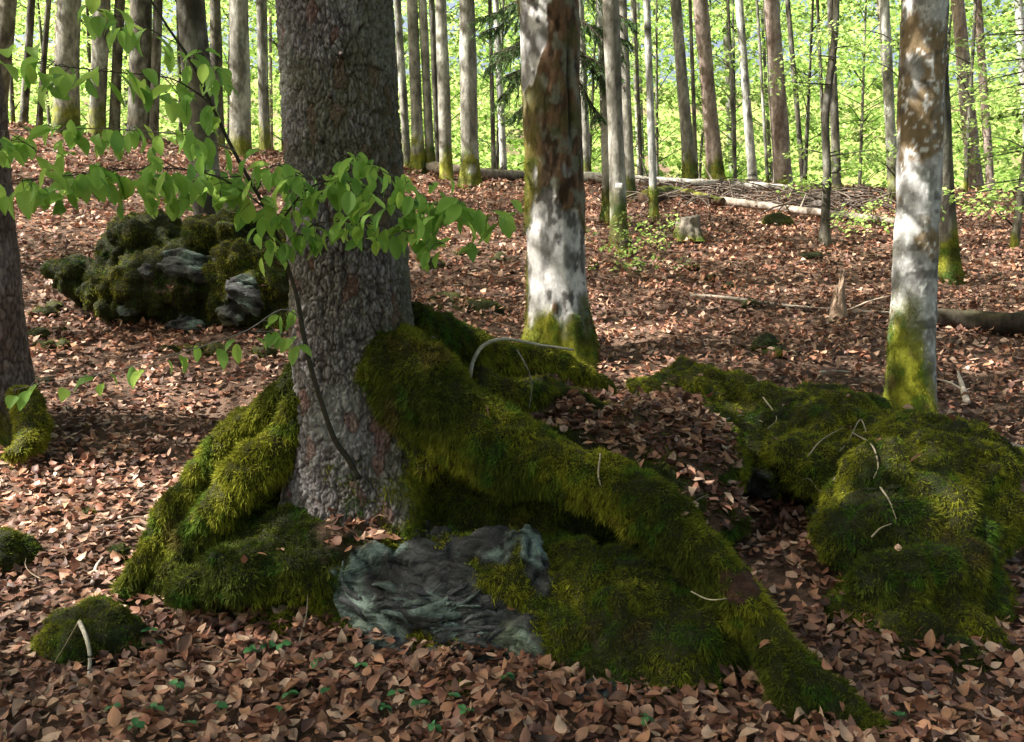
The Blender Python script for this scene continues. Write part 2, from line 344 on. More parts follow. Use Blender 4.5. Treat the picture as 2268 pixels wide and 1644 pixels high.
def E(px, py, Y, rx, ry, rz, rotz=0., tilt=0.): return ell(P(px, py, Y), (rx, ry, rz), rotz, tilt)

def big_boulder(name, label, blobs, voxel, bare_spots, leaf_spots, dens, seed, strata=.02, lump=.05, swirl=(0, 0, 0), smooth=7, base=None):
    V, F = fuse(blobs, voxel, smooth)
    bare = region(V, bare_spots, .35, 1.35); ed = fbm(V*5.5+seed, 4, 5+seed); bare = sstep(.47, .54, bare*.60+(ed-.5)*1.5+.17)*(bare > .02)
    V, n, c = rock_skin(V, F, bare, lump, strata, seed, swirl)
    leafy = region(V, leaf_spots)*(n[:, 2] > .25) if leaf_spots else np.zeros(len(V))
    c = mixc(c, (.09, .055, .035), leafy)
    t = Thing(name, label, 'boulder', base if base is not None else (V[:, 0].mean(), V[:, 1].mean(), 0))
    t.part('rock', V, F, M_ROCK, np.column_stack([c, bare]))
    moss = (1-bare)*(1-.9*leafy)*sstep(-.75, -.1, n[:, 2])*(.7+.3*sstep(.33, .47, fbm(V*6, 3, 8)))
    b = moss_blades(V, F, moss, dens, seed=seed)
    if b: t.part('moss', b[0], b[1], M_MOSS, b[2], smooth=False, kind='stuff')
    ROCKS.append((V, F, leafy)); return t, V, F

# the boulder that the old spruce stands on
fb = [E(500, 1285, 3.72, .22, .22, .10), E(600, 1250, 3.74, .26, .28, .15), E(700, 1215, 3.78, .28, .3, .18), E(520, 1330, 4.0, .3, .2, .2), E(680, 1330, 3.98, .34, .3, .26), E(800, 1210, 3.95, .40, .42, .30), E(960, 1320, 3.78, .50, .42, .32),
      E(1010, 1400, 3.66, .42, .34, .25), E(1130, 1310, 3.75, .46, .42, .33), E(1280, 1375, 3.60, .40, .40, .34), E(1400, 1385, 3.50, .36, .40, .34),
      E(1490, 1440, 3.34, .27, .34, .30), E(1380, 1510, 3.30, .38, .30, .24), E(820, 1120, 4.25, .55, .45, .32), E(1150, 1060, 4.35, .62, .55, .30),
      E(1380, 1080, 4.35, .50, .55, .36), E(1530, 1110, 4.35, .22, .4, .3), E(560, 1190, 4.1, .32, .25, .28), E(1330, 960, 4.75, .60, .45, .22), E(1500, 1010, 4.75, .45, .45, .28),
      E(1220, 1545, 3.12, .12, .10, .08), E(1290, 1570, 3.08, .15, .1, .07), E(1130, 920, 4.75, .45, .35, .25), E(700, 1000, 4.35, .35, .3, .35), E(600, 1390, 3.6, .1, .1, .07), E(860, 1420, 3.6, .3, .2, .12)]
bare_f = [(P(960, 1320, 3.4), (.34, .5, .30)), (P(800, 1320, 3.4), (.16, .5, .22)), (P(1080, 1400, 3.35), (.22, .5, .2)), (P(1090, 1225, 3.5), (.13, .4, .11)), (P(1190, 1480, 3.2), (.16, .5, .13)),
          (P(1320, 1550, 3.05), (.16, .45, .09)), (P(900, 1440, 3.4), (.3, .5, .1)), (P(640, 1400, 3.7), (.3, .3, .06)), (P(1180, 1260, 3.4), (.10, .5, .12))]
leaf_f = [(P(1400, 930, 4.6), (.42, .6, .25)), (P(1500, 1010, 4.45), (.35, .5, .3)), (P(1560, 1110, 4.2), (.3, .4, .25)), (P(780, 1170, 3.7), (.16, .2, .08)), (P(1250, 900, 4.7), (.5, .4, .2))]
t_rock, RV, RF = big_boulder('boulder', 'big mossy schist boulder with bare grey face gripped by the old spruce roots', fb, .0158, bare_f, leaf_f, 47000, 1, .036, .062, tuple(P(960, 1200, 3.4)), base=(0, 3.7, 0))

# broken schist ledges standing proud of the bare face, following its curved layers
def ledge(c, nrm, along, L, T, D, seed, col):
    g_ = np.random.default_rng(seed); out = nrm/np.linalg.norm(nrm); al = along-out*(along@out); al /= np.linalg.norm(al); up = np.cross(al, out); up = up if up[2] > 0 else -up
    m = 12; u = np.linspace(-1, 1, m); front = D*(.55+.45*g_.random(m))*(1-np.abs(u)**3*.8); th_ = T*(.6+.4*g_.random(m))*(1-.75*np.abs(u)**2.2); bend = -.16*L*u*u*np.sign(g_.random()-.3)+.02*L*np.sin(u*5+seed)
    V = []
    for k in range(m):
        b0 = c+al*u[k]*L*.5+up*bend[k]
        V += [b0-out*.05+up*th_[k]*.5, b0+out*front[k]+up*th_[k]*(.35+.2*g_.random()), b0+out*(front[k]*(.75+.2*g_.random()))-up*th_[k]*.45, b0-out*.05-up*th_[k]*.6]
    V = np.array(V); F = [[4*k+a, 4*k+(a+1) % 4, 4*k+4+(a+1) % 4, 4*k+4+a] for k in range(m-1) for a in range(4)]+[[0, 3, 2, 1], [4*m-4, 4*m-3, 4*m-2, 4*m-1]]
    return V, np.array(F), np.column_stack([np.tile(col, (len(V), 1))*(.7+.6*g_.random((len(V), 1))), np.full(len(V), .8)])
RB = BVHTree.FromPolygons(RV.tolist(), tris(RF).tolist()); gr = random.Random(4); nled = 0
for k in range(120):
    a = gr.uniform(.15, 3.0); q = gr.uniform(.35, 1.0); px, py = 985+gr.gauss(0, 25)-math.cos(a)*255*q, 1240+math.sin(a)*215*q
    h = RB.ray_cast(Vector(CAM), Vector(ray(px, py)).normalized())
    if h[0] is None or nled >= 46: continue
    c = np.array(h[0]); 
    if region(c[None], bare_f, .35, 1.35)[0] < .88 or (a < .75 and q < .85) or a > 2.75: continue
    tng = np.array([math.sin(a), 0, -math.cos(a)*.8]); tng = tng if tng[0] > 0 else -tng; tng = tng+np.array([.25, 0, gr.gauss(0, .15)])
    v, f, cc = ledge(c, np.array(h[1])*.6+np.array([0, -.8, .1]), tng, gr.uniform(.07, .26), gr.uniform(.014, .040), gr.uniform(.006, .022), k, gr.choice([(.05, .05, .052), (.075, .078, .078), (.12, .16, .14), (.10, .125, .112), (.06, .062, .06)]))
    t_rock.part('ledge', v, f, M_ROCK, cc, smooth=False); nled += 1

# the long boulder beyond the gully on the right
rb = [E(1560, 905, 5.5, .48, .40, .26), E(1740, 950, 5.2, .50, .45, .30), E(1660, 1000, 5.2, .55, .5, .28), E(1860, 1010, 4.85, .42, .45, .36), E(1880, 925, 5.0, .13, .15, .09), E(1790, 1000, 4.85, .42, .55, .22),
      E(2020, 1050, 4.55, .42, .45, .36), E(2100, 1090, 4.3, .26, .4, .36), E(1980, 1160, 4.2, .36, .42, .38), E(2080, 1210, 3.95, .28, .36, .36), E(2020, 1330, 3.72, .30, .32, .38), E(1960, 1380, 3.6, .22, .28, .28),
      E(2110, 1420, 3.5, .18, .24, .22), E(2060, 1450, 3.38, .17, .2, .2), E(1980, 1260, 3.85, .28, .3, .3), E(1700, 1160, 5.1, .5, .3, .4), E(2160, 1340, 3.7, .12, .2, .14), E(2150, 1190, 4.05, .10, .2, .13), E(1520, 960, 5.2, .4, .4, .25),
      E(1800, 905, 5.15, .1, .12, .08), E(1590, 1020, 4.95, .22, .3, .2), E(2165, 1450, 3.5, .1, .14, .12)]
bare_r = [(P(1690, 1170, 4.65), (.36, .4, .22)), (P(1640, 1110, 4.6), (.3, .4, .14)), (P(2170, 1090, 4.15), (.06, .3, .12)), (P(1790, 1150, 4.3), (.2, .3, .1))]
leaf_r = [(P(1490, 940, 5.0), (.22, .5, .2)), (P(1880, 990, 4.7), (.12, .2, .12)), (P(1960, 1000, 4.5), (.1, .2, .1))]
t_right, QV, QF = big_boulder('boulder', 'long dark moss blanketed boulder in front of the lichened beech', rb, .0168, bare_r, leaf_r, 35000, 4, .022, .10, base=(1.6, 4.3, 0))

# the boulder up the slope behind the spruce
g0 = G(400, 745); Yb = g0[1]+.55
bb = [E(400, 640, Yb, .62, .5, .42), E(560, 650, Yb-.05, .5, .5, .42), E(280, 640, Yb+.1, .42, .4, .28), E(180, 615, Yb+.25, .26, .3, .16), E(340, 540, Yb+.35, .5, .45, .28), E(520, 530, Yb+.3, .55, .45, .30), E(640, 590, Yb+.1, .35, .4, .40),
      E(300, 690, Yb-.1, .34, .3, .16), E(440, 720, Yb-.1, .4, .35, .2), E(600, 700, Yb-.1, .4, .35, .25), E(540, 590, Yb-.2, .22, .25, .2)]
bare_b = [(P(400, 590, Yb-.4), (.30, .4, .16)), (P(520, 680, Yb-.45), (.26, .4, .14)), (P(410, 725, Yb-.45), (.2, .4, .1)), (P(540, 640, Yb-.45), (.16, .4, .14)), (P(280, 690, Yb-.4), (.10, .3, .05)), (P(330, 600, Yb-.4), (.1, .3, .08))]
leaf_b = [(P(390, 640, Yb-.3), (.22, .3, .06))]
t_back, BV, BF = big_boulder('boulder', 'craggy mossy boulder up the slope behind the beech sapling', bb, .02, bare_b, leaf_b, 12000, 7, .06, .11, base=(g0[0], Yb, g0[2]))

# small mossy stones
def stone(c, r, label, group=None, seed=0, dens=26000, flat=1.0, bare=0.0, length=.016, sub=4):
    V, F = ICO[sub]; V = V.copy(); V[:, 2] = np.where(V[:, 2] < 0, V[:, 2]*.6, V[:, 2]*flat)
    V = V*np.array(r); n = normals(V, F); V = V+n*((fbm(V/max(r)*1.3+seed*7.7, 3, seed)-.5)*max(r)*.75+(bil(V/max(r)*1.9+seed*3.1, 3, seed+2)-.35)*max(r)*.4)[:, None]
    V = V+np.array(c); n = normals(V, F); bm = sstep(.5, .6, fbm(V*8+seed, 3, 4))*bare*(n[:, 2] < .5)
    col = mixc(moss_colour(V)*.15+UNDER*.5, (.14, .14, .13), bm)
    o0 = np.array([c[0], c[1], V[:, 2].min()]); t = Thing('mossy_stone', label, 'stone', o0, group)
    t.part('rock', V, F, M_ROCK, np.column_stack([col, bm]))
    b = moss_blades(V, F, (1-bm)*sstep(-.5, 0, n[:, 2]), dens, length=length, width=.0042, seed=seed)
    if b: t.part('moss', b[0], b[1], M_MOSS, b[2], smooth=False, kind='stuff')
    ROCKS.append((V, F, np.zeros(len(V)))); return t
def gs(px, py): return G(px, py)
p = gs(165, 1480); stone(p+np.array([0, .16, .03]), (.235, .2, .125), 'low cushion of bright moss on a stone with a pale bent stick over it', seed=3, dens=60000)
p = gs(15, 1270); stone(p+np.array([-.06, .1, .02]), (.14, .13, .13), 'shaggy mossy lump in the sunlit leaves off the long root', seed=5, dens=45000)
p = gs(262, 1240); stone(p+np.array([0, .04, 0]), (.055, .05, .05), 'fist sized yellow green moss tuft beside the long root', seed=6, dens=50000)
p = gs(300, 1238); stone(p+np.array([0.02, .03, 0]), (.035, .03, .03), 'tiny brown green moss tuft touching the long root', seed=8, dens=50000)
for k, (px, py, r) in enumerate([(85, 700, .13), (115, 685, .11), (80, 745, .10), (95, 770, .1), (135, 770, .07), (130, 735, .06), (90, 850, .08)]):
    p = gs(px, py); stone(p+np.array([0, r*.5, 0]), (r, r*.8, r*.62), 'small dark mossy stone beside the brown trunk on the leafy slope', 'small mossy stones by the brown trunk', seed=20+k, dens=12000, sub=3)
for k, (px, py, r) in enumerate([(368, 790, .10), (320, 790, .08), (420, 800, .12), (300, 1420-330*0-560, .03)][:3]):
    p = gs(px+60, py-20); stone(p+np.array([0, r*.5, -.02]), (r*1.6, r, r*.4), 'flat moss patch at the foot of the craggy boulder', 'moss patches below the craggy boulder', seed=30+k, dens=16000, sub=3)
p = gs(582, 788); stone(p+np.array([0, .05, 0]), (.10, .08, .075), 'round dark mossy stone between craggy boulder and spruce', seed=33, dens=16000, sub=3)
p = gs(1040, 690); stone(p+np.array([0, .35, -.06]), (.52, .42, .21), 'broad mossy mound on the slope between spruce and patchy beech', seed=36, dens=16000)
for k, (px, py, rx, rz) in enumerate([(1700, 775, .135, .12), (1722, 787, .13, .05)]):
    p = gs(px, py); stone(p+np.array([0, rx*.5, 0]), (rx, rx*.7, rz), ['upright notched mossy stone out on the open leaf slope', 'flat mossy slab leaning at the notched mossy stone'][k], seed=40+k, dens=16000, sub=3, bare=.8*(k == 0))
for k, (px, py) in enumerate([(1535, 595), (1580, 620), (1612, 638), (1660, 678)]):
    p = gs(px, py); stone(p+np.array([0, .03, 0]), (.085, .07, .06), 'little moss capped stone in a line across the slope', 'line of moss capped stones', seed=50+k, dens=10000, sub=3)
p = gs(1728, 500); stone(p+np.array([0, .1, 0]), (.24, .2, .17), 'shaggy moss clump on the slope by the long fallen pole', seed=56, dens=7000, sub=3, length=.03)
p = gs(1800, 570); stone(p+np.array([0, .05, 0]), (.13, .08, .05), 'faint moss spot uphill of the broken snag', seed=57, dens=8000, sub=3)
for k, (px, py, r) in enumerate([(1035, 560, .22), (1120, 575, .2), (960, 590, .18)]):
    p = gs(px, py); stone(p+np.array([0, .08, -.03]), (r, r*.6, r*.45), 'low mossy hump in the leaves uphill of the spruce', 'mossy humps uphill of the spruce', seed=60+k, dens=9000, sub=3)
p = gs(2150, 1030); stone(p+np.array([.06, .05, 0]), (.15, .1, .09), 'rounded moss lobe at the end of the long boulder', seed=66, dens=26000)
p = gs(2165, 1130); stone(p+np.array([.02, .05, 0]), (.06, .06, .05), 'sunlit yellow moss tuft behind the long boulder', seed=67, dens=30000, sub=3)
for k, (px, py, r) in enumerate([(670, 1525, .035), (190, 1140, .04), (295, 1000, .03), (1010, 1530, .04), (700, 1490, .035)]):
    p = gs(px, py); stone(p+np.array([0, .01, -.005]), (r, r*.8, r*.55), 'small moss tuft poking through the brown fallen leaves', 'moss tufts in the leaves', seed=70+k, dens=50000, sub=3)

# ------------------------------------------------------------------ trunks
def bark(kind, V, th, zz, r, seed):
    q = V*np.array([1, 1, .6]); a = fbm(q*5+seed, 4, 13+seed); b = fbm(q*2.2+seed*3, 4, 23+seed); c = fbm(V*np.array([9, 9, 2.])+seed, 4, 33)
    if kind == 'dark': col = mixc((.045, .040, .032), (.12, .11, .085), sstep(.35, .7, a)); col = mixc(col, (.23, .23, .2), sstep(.54, .64, fbm(V*np.array([7, 7, 5.])+seed, 4, 43))*.6)
    elif kind == 'spruce': col = mixc((.12, .085, .07), (.27, .22, .19), sstep(.3, .7, c)); col = mixc(col, (.25, .25, .22), sstep(.55, .7, b)*.5)
    elif kind == 'pale': col = mixc((.40, .40, .38), (.24, .24, .22), sstep(.42, .6, a)); col = mixc(col, (.06, .06, .05), sstep(.60, .68, fbm(V*np.array([4, 4, 9.])+seed, 3, 3)))
    else: col = mixc((.12, .115, .095), (.25, .24, .21), sstep(.35, .65, a)); col = mixc(col, (.40, .41, .37), sstep(.55, .66, b)*.75); col = mixc(col, (.06, .055, .045), sstep(.58, .7, c)*.7)
    return col
def trunk(base, lean, height, r0, seg=24, kind='grey', flare=.5, fh=.22, lobes=5, seed=0, fine=None, moss=.35, bow=0., top=.35, front=False):
    """Tapered trunk with root flare; fine = (z0, z1, step) for a densely meshed stretch."""
    z = [-.3]
    while z[-1] < height:
        st = .05 if z[-1] < .6 else (.16 if z[-1] < 7 else .7)
        if fine and z[-1] < fine[1]: st = fine[2]
        z.append(z[-1]+st)
    z = np.array(z); th = np.linspace(0, 2*math.pi, seg, endpoint=False)
    if front: k_ = seg*5//6; th = np.concatenate([np.linspace(math.radians(165), math.radians(375), k_, endpoint=False), np.linspace(math.radians(375), math.radians(525), seg-k_, endpoint=False)])   # finer on the side seen
    ZZ, TH = np.meshgrid(z, th, indexing='ij')
    rr = r0*(1-(1-top)*np.clip(ZZ/height, 0, 1)); ph = seed*1.7
    lob = .45+.55*np.maximum(0, np.cos(lobes*(TH-ph)/1.0+.6*np.sin(TH*2+seed)))**1.3
    rr = rr*(1+flare*lob*np.exp(-np.clip(ZZ, -.2, 99)/fh))
    bx = lean[0]*ZZ+bow*np.sin(ZZ/height*9); by = lean[1]*ZZ
    X = base[0]+bx+rr*np.cos(TH); Y = base[1]+by+rr*np.sin(TH); Z = base[2]+ZZ
    V = np.column_stack([X.ravel(), Y.ravel(), Z.ravel()]); n = len(z)
    wob = (fbm(V*np.array([2.5, 2.5, 1.2])+seed*5, 3, seed)-.5)*r0*.28
    nr = np.column_stack([np.cos(TH).ravel(), np.sin(TH).ravel(), np.zeros(TH.size)]); V = V+nr*wob[:, None]
    i = np.arange(n-1)[:, None]*seg; j = np.arange(seg)[None]; k = (j+1) % seg
    F = np.stack([i+j, i+k, i+seg+k, i+seg+j], -1).reshape(-1, 4); zz = ZZ.ravel()
    col = bark(kind, V, TH.ravel(), zz, r0, seed)
    mm = sstep(.0, .25, moss*1.2-zz*.9+(fbm(V*4, 3, 6)-.5)*.9)*(moss > 0)
    col = mixc(col, moss_colour(V)*1.1, np.clip(mm, 0, 1)*.9)
    return V, F, col, nr, zz, TH.ravel(), mm

TREES = []                                           # (thing, base, kind, lean) for the crowns
def tree(bx, by, tx, wpx, kind, label, group=None, Y=None, seed=0, moss=.35, flare=.5, height=None, bow=0., name=None, blades=0):
    b = G(bx, by) if Y is None else GY(bx, Y)
    d = np.linalg.norm(b-CAM); r0 = wpx/2/FPX*b[1]*.92
    top = P(tx, 0, b[1]); lean = ((top[0]-b[0])/max(top[2]-b[2], 1), (random.random()-.5)*.03)
    h = height or random.uniform(15, 20)
    V, F, col, nr, zz, th, mm = trunk(b, lean, h, r0, seg=20 if r0*FPX/b[1] > 10 else 12, kind=kind, flare=flare, fh=.18+.3*r0, lobes=random.choice([3, 4, 5]), seed=seed, moss=moss, bow=bow)
    nm = name or {'spruce': 'spruce_tree', 'pale': 'birch_tree'}.get(kind, 'beech_tree')
    t = Thing(nm, label, 'tree', b, group); t.part('trunk', V, F, M_FAR, col)
    if blades:
        n = normals(V, F); bl = moss_blades(V, F, mm*(zz < .9), blades, length=.022, width=.006, seed=seed)
        if bl: t.part('moss', bl[0], bl[1], M_MOSS, bl[2], smooth=False, kind='stuff')
    TREES.append((t, b, kind, lean, h)); return t

# --- the old spruce
SB = P(800, 1010, 4.02); SBASE = np.array([SB[0], 4.02, .45]); STOP = P(744, 0, 4.02)
slean = ((STOP[0]-SBASE[0])/(STOP[2]-SBASE[2]), 0.0)
V, F, col, nr, zz, th, mm = trunk(SBASE, slean, 24, .262, seg=276, kind='spruce', flare=.42, fh=.42, lobes=3, seed=2, fine=(0, 2.55, .0066), moss=0, top=.3, front=True)
uv = np.column_stack([th*.27/.015+fbm(V*26, 3, 3)*2.4, V[:, 2]/.036+fbm(V*26, 3, 4)*1.8])
f1, f2, cid = worley(uv, 5); edge = sstep(.02, .30, f2-f1)
u2 = np.column_stack([th*.27/.05+fbm(V*8, 2, 13)*1.5, V[:, 2]/.095+fbm(V*8, 2, 14)]); g1, g2, gid = worley(u2, 9); crack = sstep(.0, .14, g2-g1)
fine = (zz < 2.6)
V = V+nr*(((edge-.5)*.008+(cid-.5)*.010+(crack-1)*.009+(fbm(V*3, 3, 8)-.5)*.03)*fine)[:, None]
bc = mixc((.115, .10, .095), (.255, .235, .24), cid); bc = mixc((.045, .035, .03), bc, edge*.8+.2); bc = mixc((.05, .035, .03), bc, crack*.75+.25)
bc = mixc(bc, (.30, .30, .28), sstep(.56, .68, fbm(V*np.array([4, 4, 2.5])+3, 4, 17))*.55)
bc = mixc(bc, (.17, .075, .06), (gid > .86)*.55)
left = -np.cos(th)
bc = mixc(bc, (.075, .075, .03), sstep(.42, .62, fbm(V*2.2+11, 3, 27)+.13*np.cos(th-.5))*.55)            # blotchy dark olive tone, denser towards the right
mm = sstep(.1, .5, (.42-zz)*1.3+(fbm(V*5, 3, 3)-.5)*1.1+.5*np.cos(th)-.35); bc = mixc(bc, moss_colour(V), np.clip(mm, 0, 1))
spruce = Thing('spruce_tree', 'massive old spruce with scaly bark straddling the mossy boulder', 'tree', SBASE)
spruce.part('trunk', V, F, M_SPRUCE, bc); TREES.append((spruce, SBASE, 'spruce', slean, 24))
SV, SF, SM = V, F, mm*(zz < .8)
b = moss_blades(V, F, SM, 40000, seed=77)
if b: spruce.part('moss', b[0], b[1], M_MOSS, b[2], smooth=False, kind='stuff')
# short dead branch stubs on the bark
for px, py in [(715, 315), (735, 220), (760, 130)]:
    p0 = P(px, py, 3.80); v, f = tube([p0, p0+[.0, -.05, .01], p0+[.01, -.075, .0]], [.012, .009, .006], 6, 7); spruce.part('branch_stub', v, f, M_WOOD, np.tile((.06, .045, .04), (len(v), 1)))

def root(path, n, label, dens, squash=1.15, lump=.05, seed=0, bald=None, thing=spruce, seg=64, length=.024, fat=.9):
    pts = [P(*q[:3]) for q in path]; rad = [q[3]*fat for q in path]
    V, F = tube(pts, rad, n, seg, squash, 0)
    nn = normals(V, F); V = V+nn*((fbm(V*4+seed, 3, seed)-.5)*lump*2.4+(bil(V*np.array([7, 7, 4.5])+seed, 3, seed+3)-.35)*lump*1.3)[:, None]; nn = normals(V, F)
    bm = np.zeros(len(V)) if not bald else region(V, bald); bm = sstep(.42, .62, bm*.6+(fbm(V*16, 3, 2)-.5)*1.6+.1)*(bm > .02)
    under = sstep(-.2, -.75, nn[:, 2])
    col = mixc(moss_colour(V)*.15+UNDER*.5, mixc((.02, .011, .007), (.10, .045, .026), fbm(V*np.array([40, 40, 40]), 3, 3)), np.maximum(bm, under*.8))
    o = thing.part('root', V, F, M_ROCK, np.column_stack([col, np.zeros(len(V))]), label=label)
    b = moss_blades(V, F, (1-bm)*(1-.8*under)*(.75+.25*sstep(.36, .46, fbm(V*7, 3, 18))), dens, length=length, seed=seed)
    if b: thing.part('moss', b[0], b[1], M_MOSS, b[2], parent=o, smooth=False, kind='stuff')
    ROCKS.append((V, F, np.zeros(len(V)))); return V, F
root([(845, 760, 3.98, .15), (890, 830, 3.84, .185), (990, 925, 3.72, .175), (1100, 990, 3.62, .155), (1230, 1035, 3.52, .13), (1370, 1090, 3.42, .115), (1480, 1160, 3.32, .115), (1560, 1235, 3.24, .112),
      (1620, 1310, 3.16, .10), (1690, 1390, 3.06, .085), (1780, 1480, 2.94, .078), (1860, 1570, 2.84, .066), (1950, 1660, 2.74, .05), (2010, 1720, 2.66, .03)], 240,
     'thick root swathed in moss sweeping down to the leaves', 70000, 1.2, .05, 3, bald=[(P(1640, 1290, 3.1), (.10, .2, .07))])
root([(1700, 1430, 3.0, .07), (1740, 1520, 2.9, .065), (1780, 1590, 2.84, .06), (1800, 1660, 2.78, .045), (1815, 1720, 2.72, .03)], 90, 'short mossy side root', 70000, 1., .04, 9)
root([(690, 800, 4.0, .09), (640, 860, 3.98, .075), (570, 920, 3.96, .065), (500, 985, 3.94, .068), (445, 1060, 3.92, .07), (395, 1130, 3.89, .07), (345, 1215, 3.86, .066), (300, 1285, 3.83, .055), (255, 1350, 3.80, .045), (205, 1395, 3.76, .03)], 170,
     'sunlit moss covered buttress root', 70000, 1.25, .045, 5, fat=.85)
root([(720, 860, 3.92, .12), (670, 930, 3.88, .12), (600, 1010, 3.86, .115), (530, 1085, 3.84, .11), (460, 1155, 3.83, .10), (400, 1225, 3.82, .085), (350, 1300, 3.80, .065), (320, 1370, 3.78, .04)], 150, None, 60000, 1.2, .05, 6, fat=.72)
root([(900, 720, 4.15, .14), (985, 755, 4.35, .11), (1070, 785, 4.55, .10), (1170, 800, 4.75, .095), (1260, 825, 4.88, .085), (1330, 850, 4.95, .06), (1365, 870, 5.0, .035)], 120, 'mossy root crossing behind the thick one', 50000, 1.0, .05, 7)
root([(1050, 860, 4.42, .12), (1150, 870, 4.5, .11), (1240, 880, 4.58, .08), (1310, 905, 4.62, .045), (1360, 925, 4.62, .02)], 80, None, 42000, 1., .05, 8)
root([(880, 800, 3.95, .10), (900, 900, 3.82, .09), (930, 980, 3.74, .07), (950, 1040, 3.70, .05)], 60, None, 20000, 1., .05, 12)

# --- trees with names of their own
def hero_tree(bx, by, tx, wpx, label, paint, seed, seg, flare, fh, lobes, fine_to, moss_h, step=.0155, kind='grey', dens=22000, m=M_BEECH, bow=0., Y=None):
    b = G(bx, by) if Y is None else GY(bx, Y); r0 = wpx/2/FPX*b[1]; top = P(tx, 0, b[1]); lean = ((top[0]-b[0])/(top[2]-b[2]), 0.)
    V, F, col, nr, zz, th, mm = trunk(b, lean, 18, r0, seg=seg, kind=kind, flare=flare, fh=fh, lobes=lobes, seed=seed, fine=(0, fine_to, step), moss=0, bow=bow, top=.45)
    col, disp, mm = paint(V, zz, th, col, r0); V = V+nr*disp[:, None]
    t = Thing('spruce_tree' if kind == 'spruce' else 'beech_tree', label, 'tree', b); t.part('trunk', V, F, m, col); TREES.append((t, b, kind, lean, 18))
    bl = moss_blades(V, F, mm*(zz < 4.2), dens, length=.017, width=.0045, seed=seed)
    if bl: t.part('moss', bl[0], bl[1], M_MOSS, bl[2], smooth=False, kind='stuff')
    return t, b
def band(z, a, b, s=.15): return sstep(a-s, a+s, z)*(1-sstep(b-s, b+s, z))
def paint_mid(V, zz, th, col, r0):
    s = fbm(V*np.array([3, 3, 2.])+3, 4, 5); fib = fbm(V*np.array([26, 26, 7.]), 4, 6); f2 = fbm(V*np.array([8, 8, 5.])+3, 4, 7)
    zz0 = zz; zz = zz+(fbm(V*np.array([3.2, 3.2, 1.6])+9, 3, 94)-.5)*1.5
    lft = np.cos(th-math.radians(215)); frt = np.cos(th-math.radians(270))
    white = mixc((.17, .165, .16), (.50, .49, .48), sstep(.38, .60, fbm(V*np.array([11, 11, 6.])+7, 4, 97))); white = mixc(white, (.10, .095, .09), sstep(.60, .68, fbm(V*np.array([14, 14, 9.]), 3, 9)))
    brown = mixc((.035, .022, .013), (.15, .088, .05), sstep(.32, .68, fib)); brown = mixc(brown, (.17, .18, .14), sstep(.52, .66, fbm(V*np.array([12, 12, 8.])+21, 4, 96))*.75); brown = mixc(brown, (.07, .075, .02), sstep(.5, .65, fbm(V*np.array([6, 6, 5.])+51, 3, 95))*.6)
    brown = mixc(brown, (.10, .085, .015), sstep(.2, .8, -np.cos(th)*.6+.1+ (s-.5)))
    w = band(zz, .42, 1.30)*sstep(-.35, .25, np.cos(th-math.radians(295))+(s-.5)*1.5)*1.1
    w = np.maximum(w, band(zz, 2.25, 2.75)*sstep(-.1, .45, lft+(s-.5)*2.2)); w = np.maximum(w, band(zz, 2.95, 3.5)*sstep(-.5, .2, frt+(s-.5)*2.))  # upper pale patches paint in sunlit bark as well as lichen
    w = np.maximum(w, sstep(.57, .66, s)*.8*(zz > .5)); w = np.clip(w+(fbm(V*np.array([17, 17, 6.]), 4, 98)-.5)*1.7*(w > .05)+(f2-.5)*.8*(w > .05), 0, 1); w = sstep(.3, .62, w)
    col = mixc(brown, white, w); zz = zz0; mm = np.clip(sstep(.0, .22, .42-zz+(s-.5)*1.0-.12*np.cos(th)), 0, 1)
    mm = np.maximum(mm, .45*sstep(.3, .8, -np.cos(th)+(s-.5)*1.5)*(1-w)*(zz < 1.6))
    col = mixc(col, moss_colour(V), mm)
    disp = (fib-.5)*.022*(1-w)+.012*(1-w)+(f2-.5)*.012
    scar = np.exp(-((th-math.radians(305))/.06)**2)*band(zz, 1.75, 2.45, .1); disp = disp-.04*scar; col = mixc(col, (.01, .01, .01), scar*.8)
    return col, disp, mm
hero_tree(1243, 790, 1212, 128, 'stout beech patched with brown moss and white lichen, mossy flared foot', paint_mid, 3, 150, .55, .28, 4, 3.9, .4)
def paint_right(V, zz, th, col, r0):
    s = fbm(V*np.array([4, 4, 2.5])+13, 4, 15); f2 = fbm(V*np.array([9, 9, 7.])+3, 4, 17); sp = fbm(V*np.array([40, 40, 34.]), 2, 19)
    grey = mixc((.19, .185, .18), (.42, .415, .41), sstep(.38, .62, fbm(V*np.array([16, 16, 10.])+7, 4, 99))); grey = mixc(grey, (.55, .55, .54), band(zz, 1.05, 1.75, .3)*.5*sstep(.3, .6, f2))  # lichen greys, plus a paler band painting in the sun patch
    brown = mixc((.12, .085, .045), (.26, .19, .11), f2)
    w = sstep(.43, .55, s+.13*band(zz, .9, 1.8, .3)+(fbm(V*np.array([15, 15, 9.])+91, 4, 93)-.5)*.35); col = mixc(brown, grey, w)
    col = mixc(col, (.60, .60, .58), sstep(.61, .68, sp)*.85); col = mixc(col, (.055, .05, .045), sstep(.62, .70, fbm(V*np.array([7, 7, 12.])+33, 3, 23))*.7)
    col = mixc(col, (.06, .055, .045), sstep(.55, .9, np.cos(th))*.35)  # shade on the flank away from the sun, put into the colour
    mm = np.clip(sstep(.0, .3, .22-zz*.55+(s-.5)*.8-.34*np.cos(th-.4)), 0, 1)*(zz < 1.7); col = mixc(col, moss_colour(V)*1.15, mm)
    return col, (f2-.5)*.02+(sp-.5)*.006, mm*.5
hero_tree(2015, 925, 2040, 96, 'slender beech speckled with grey lichen rising behind the long boulder', paint_right, 8, 110, .42, .22, 3, 3.2, .5, bow=.02)
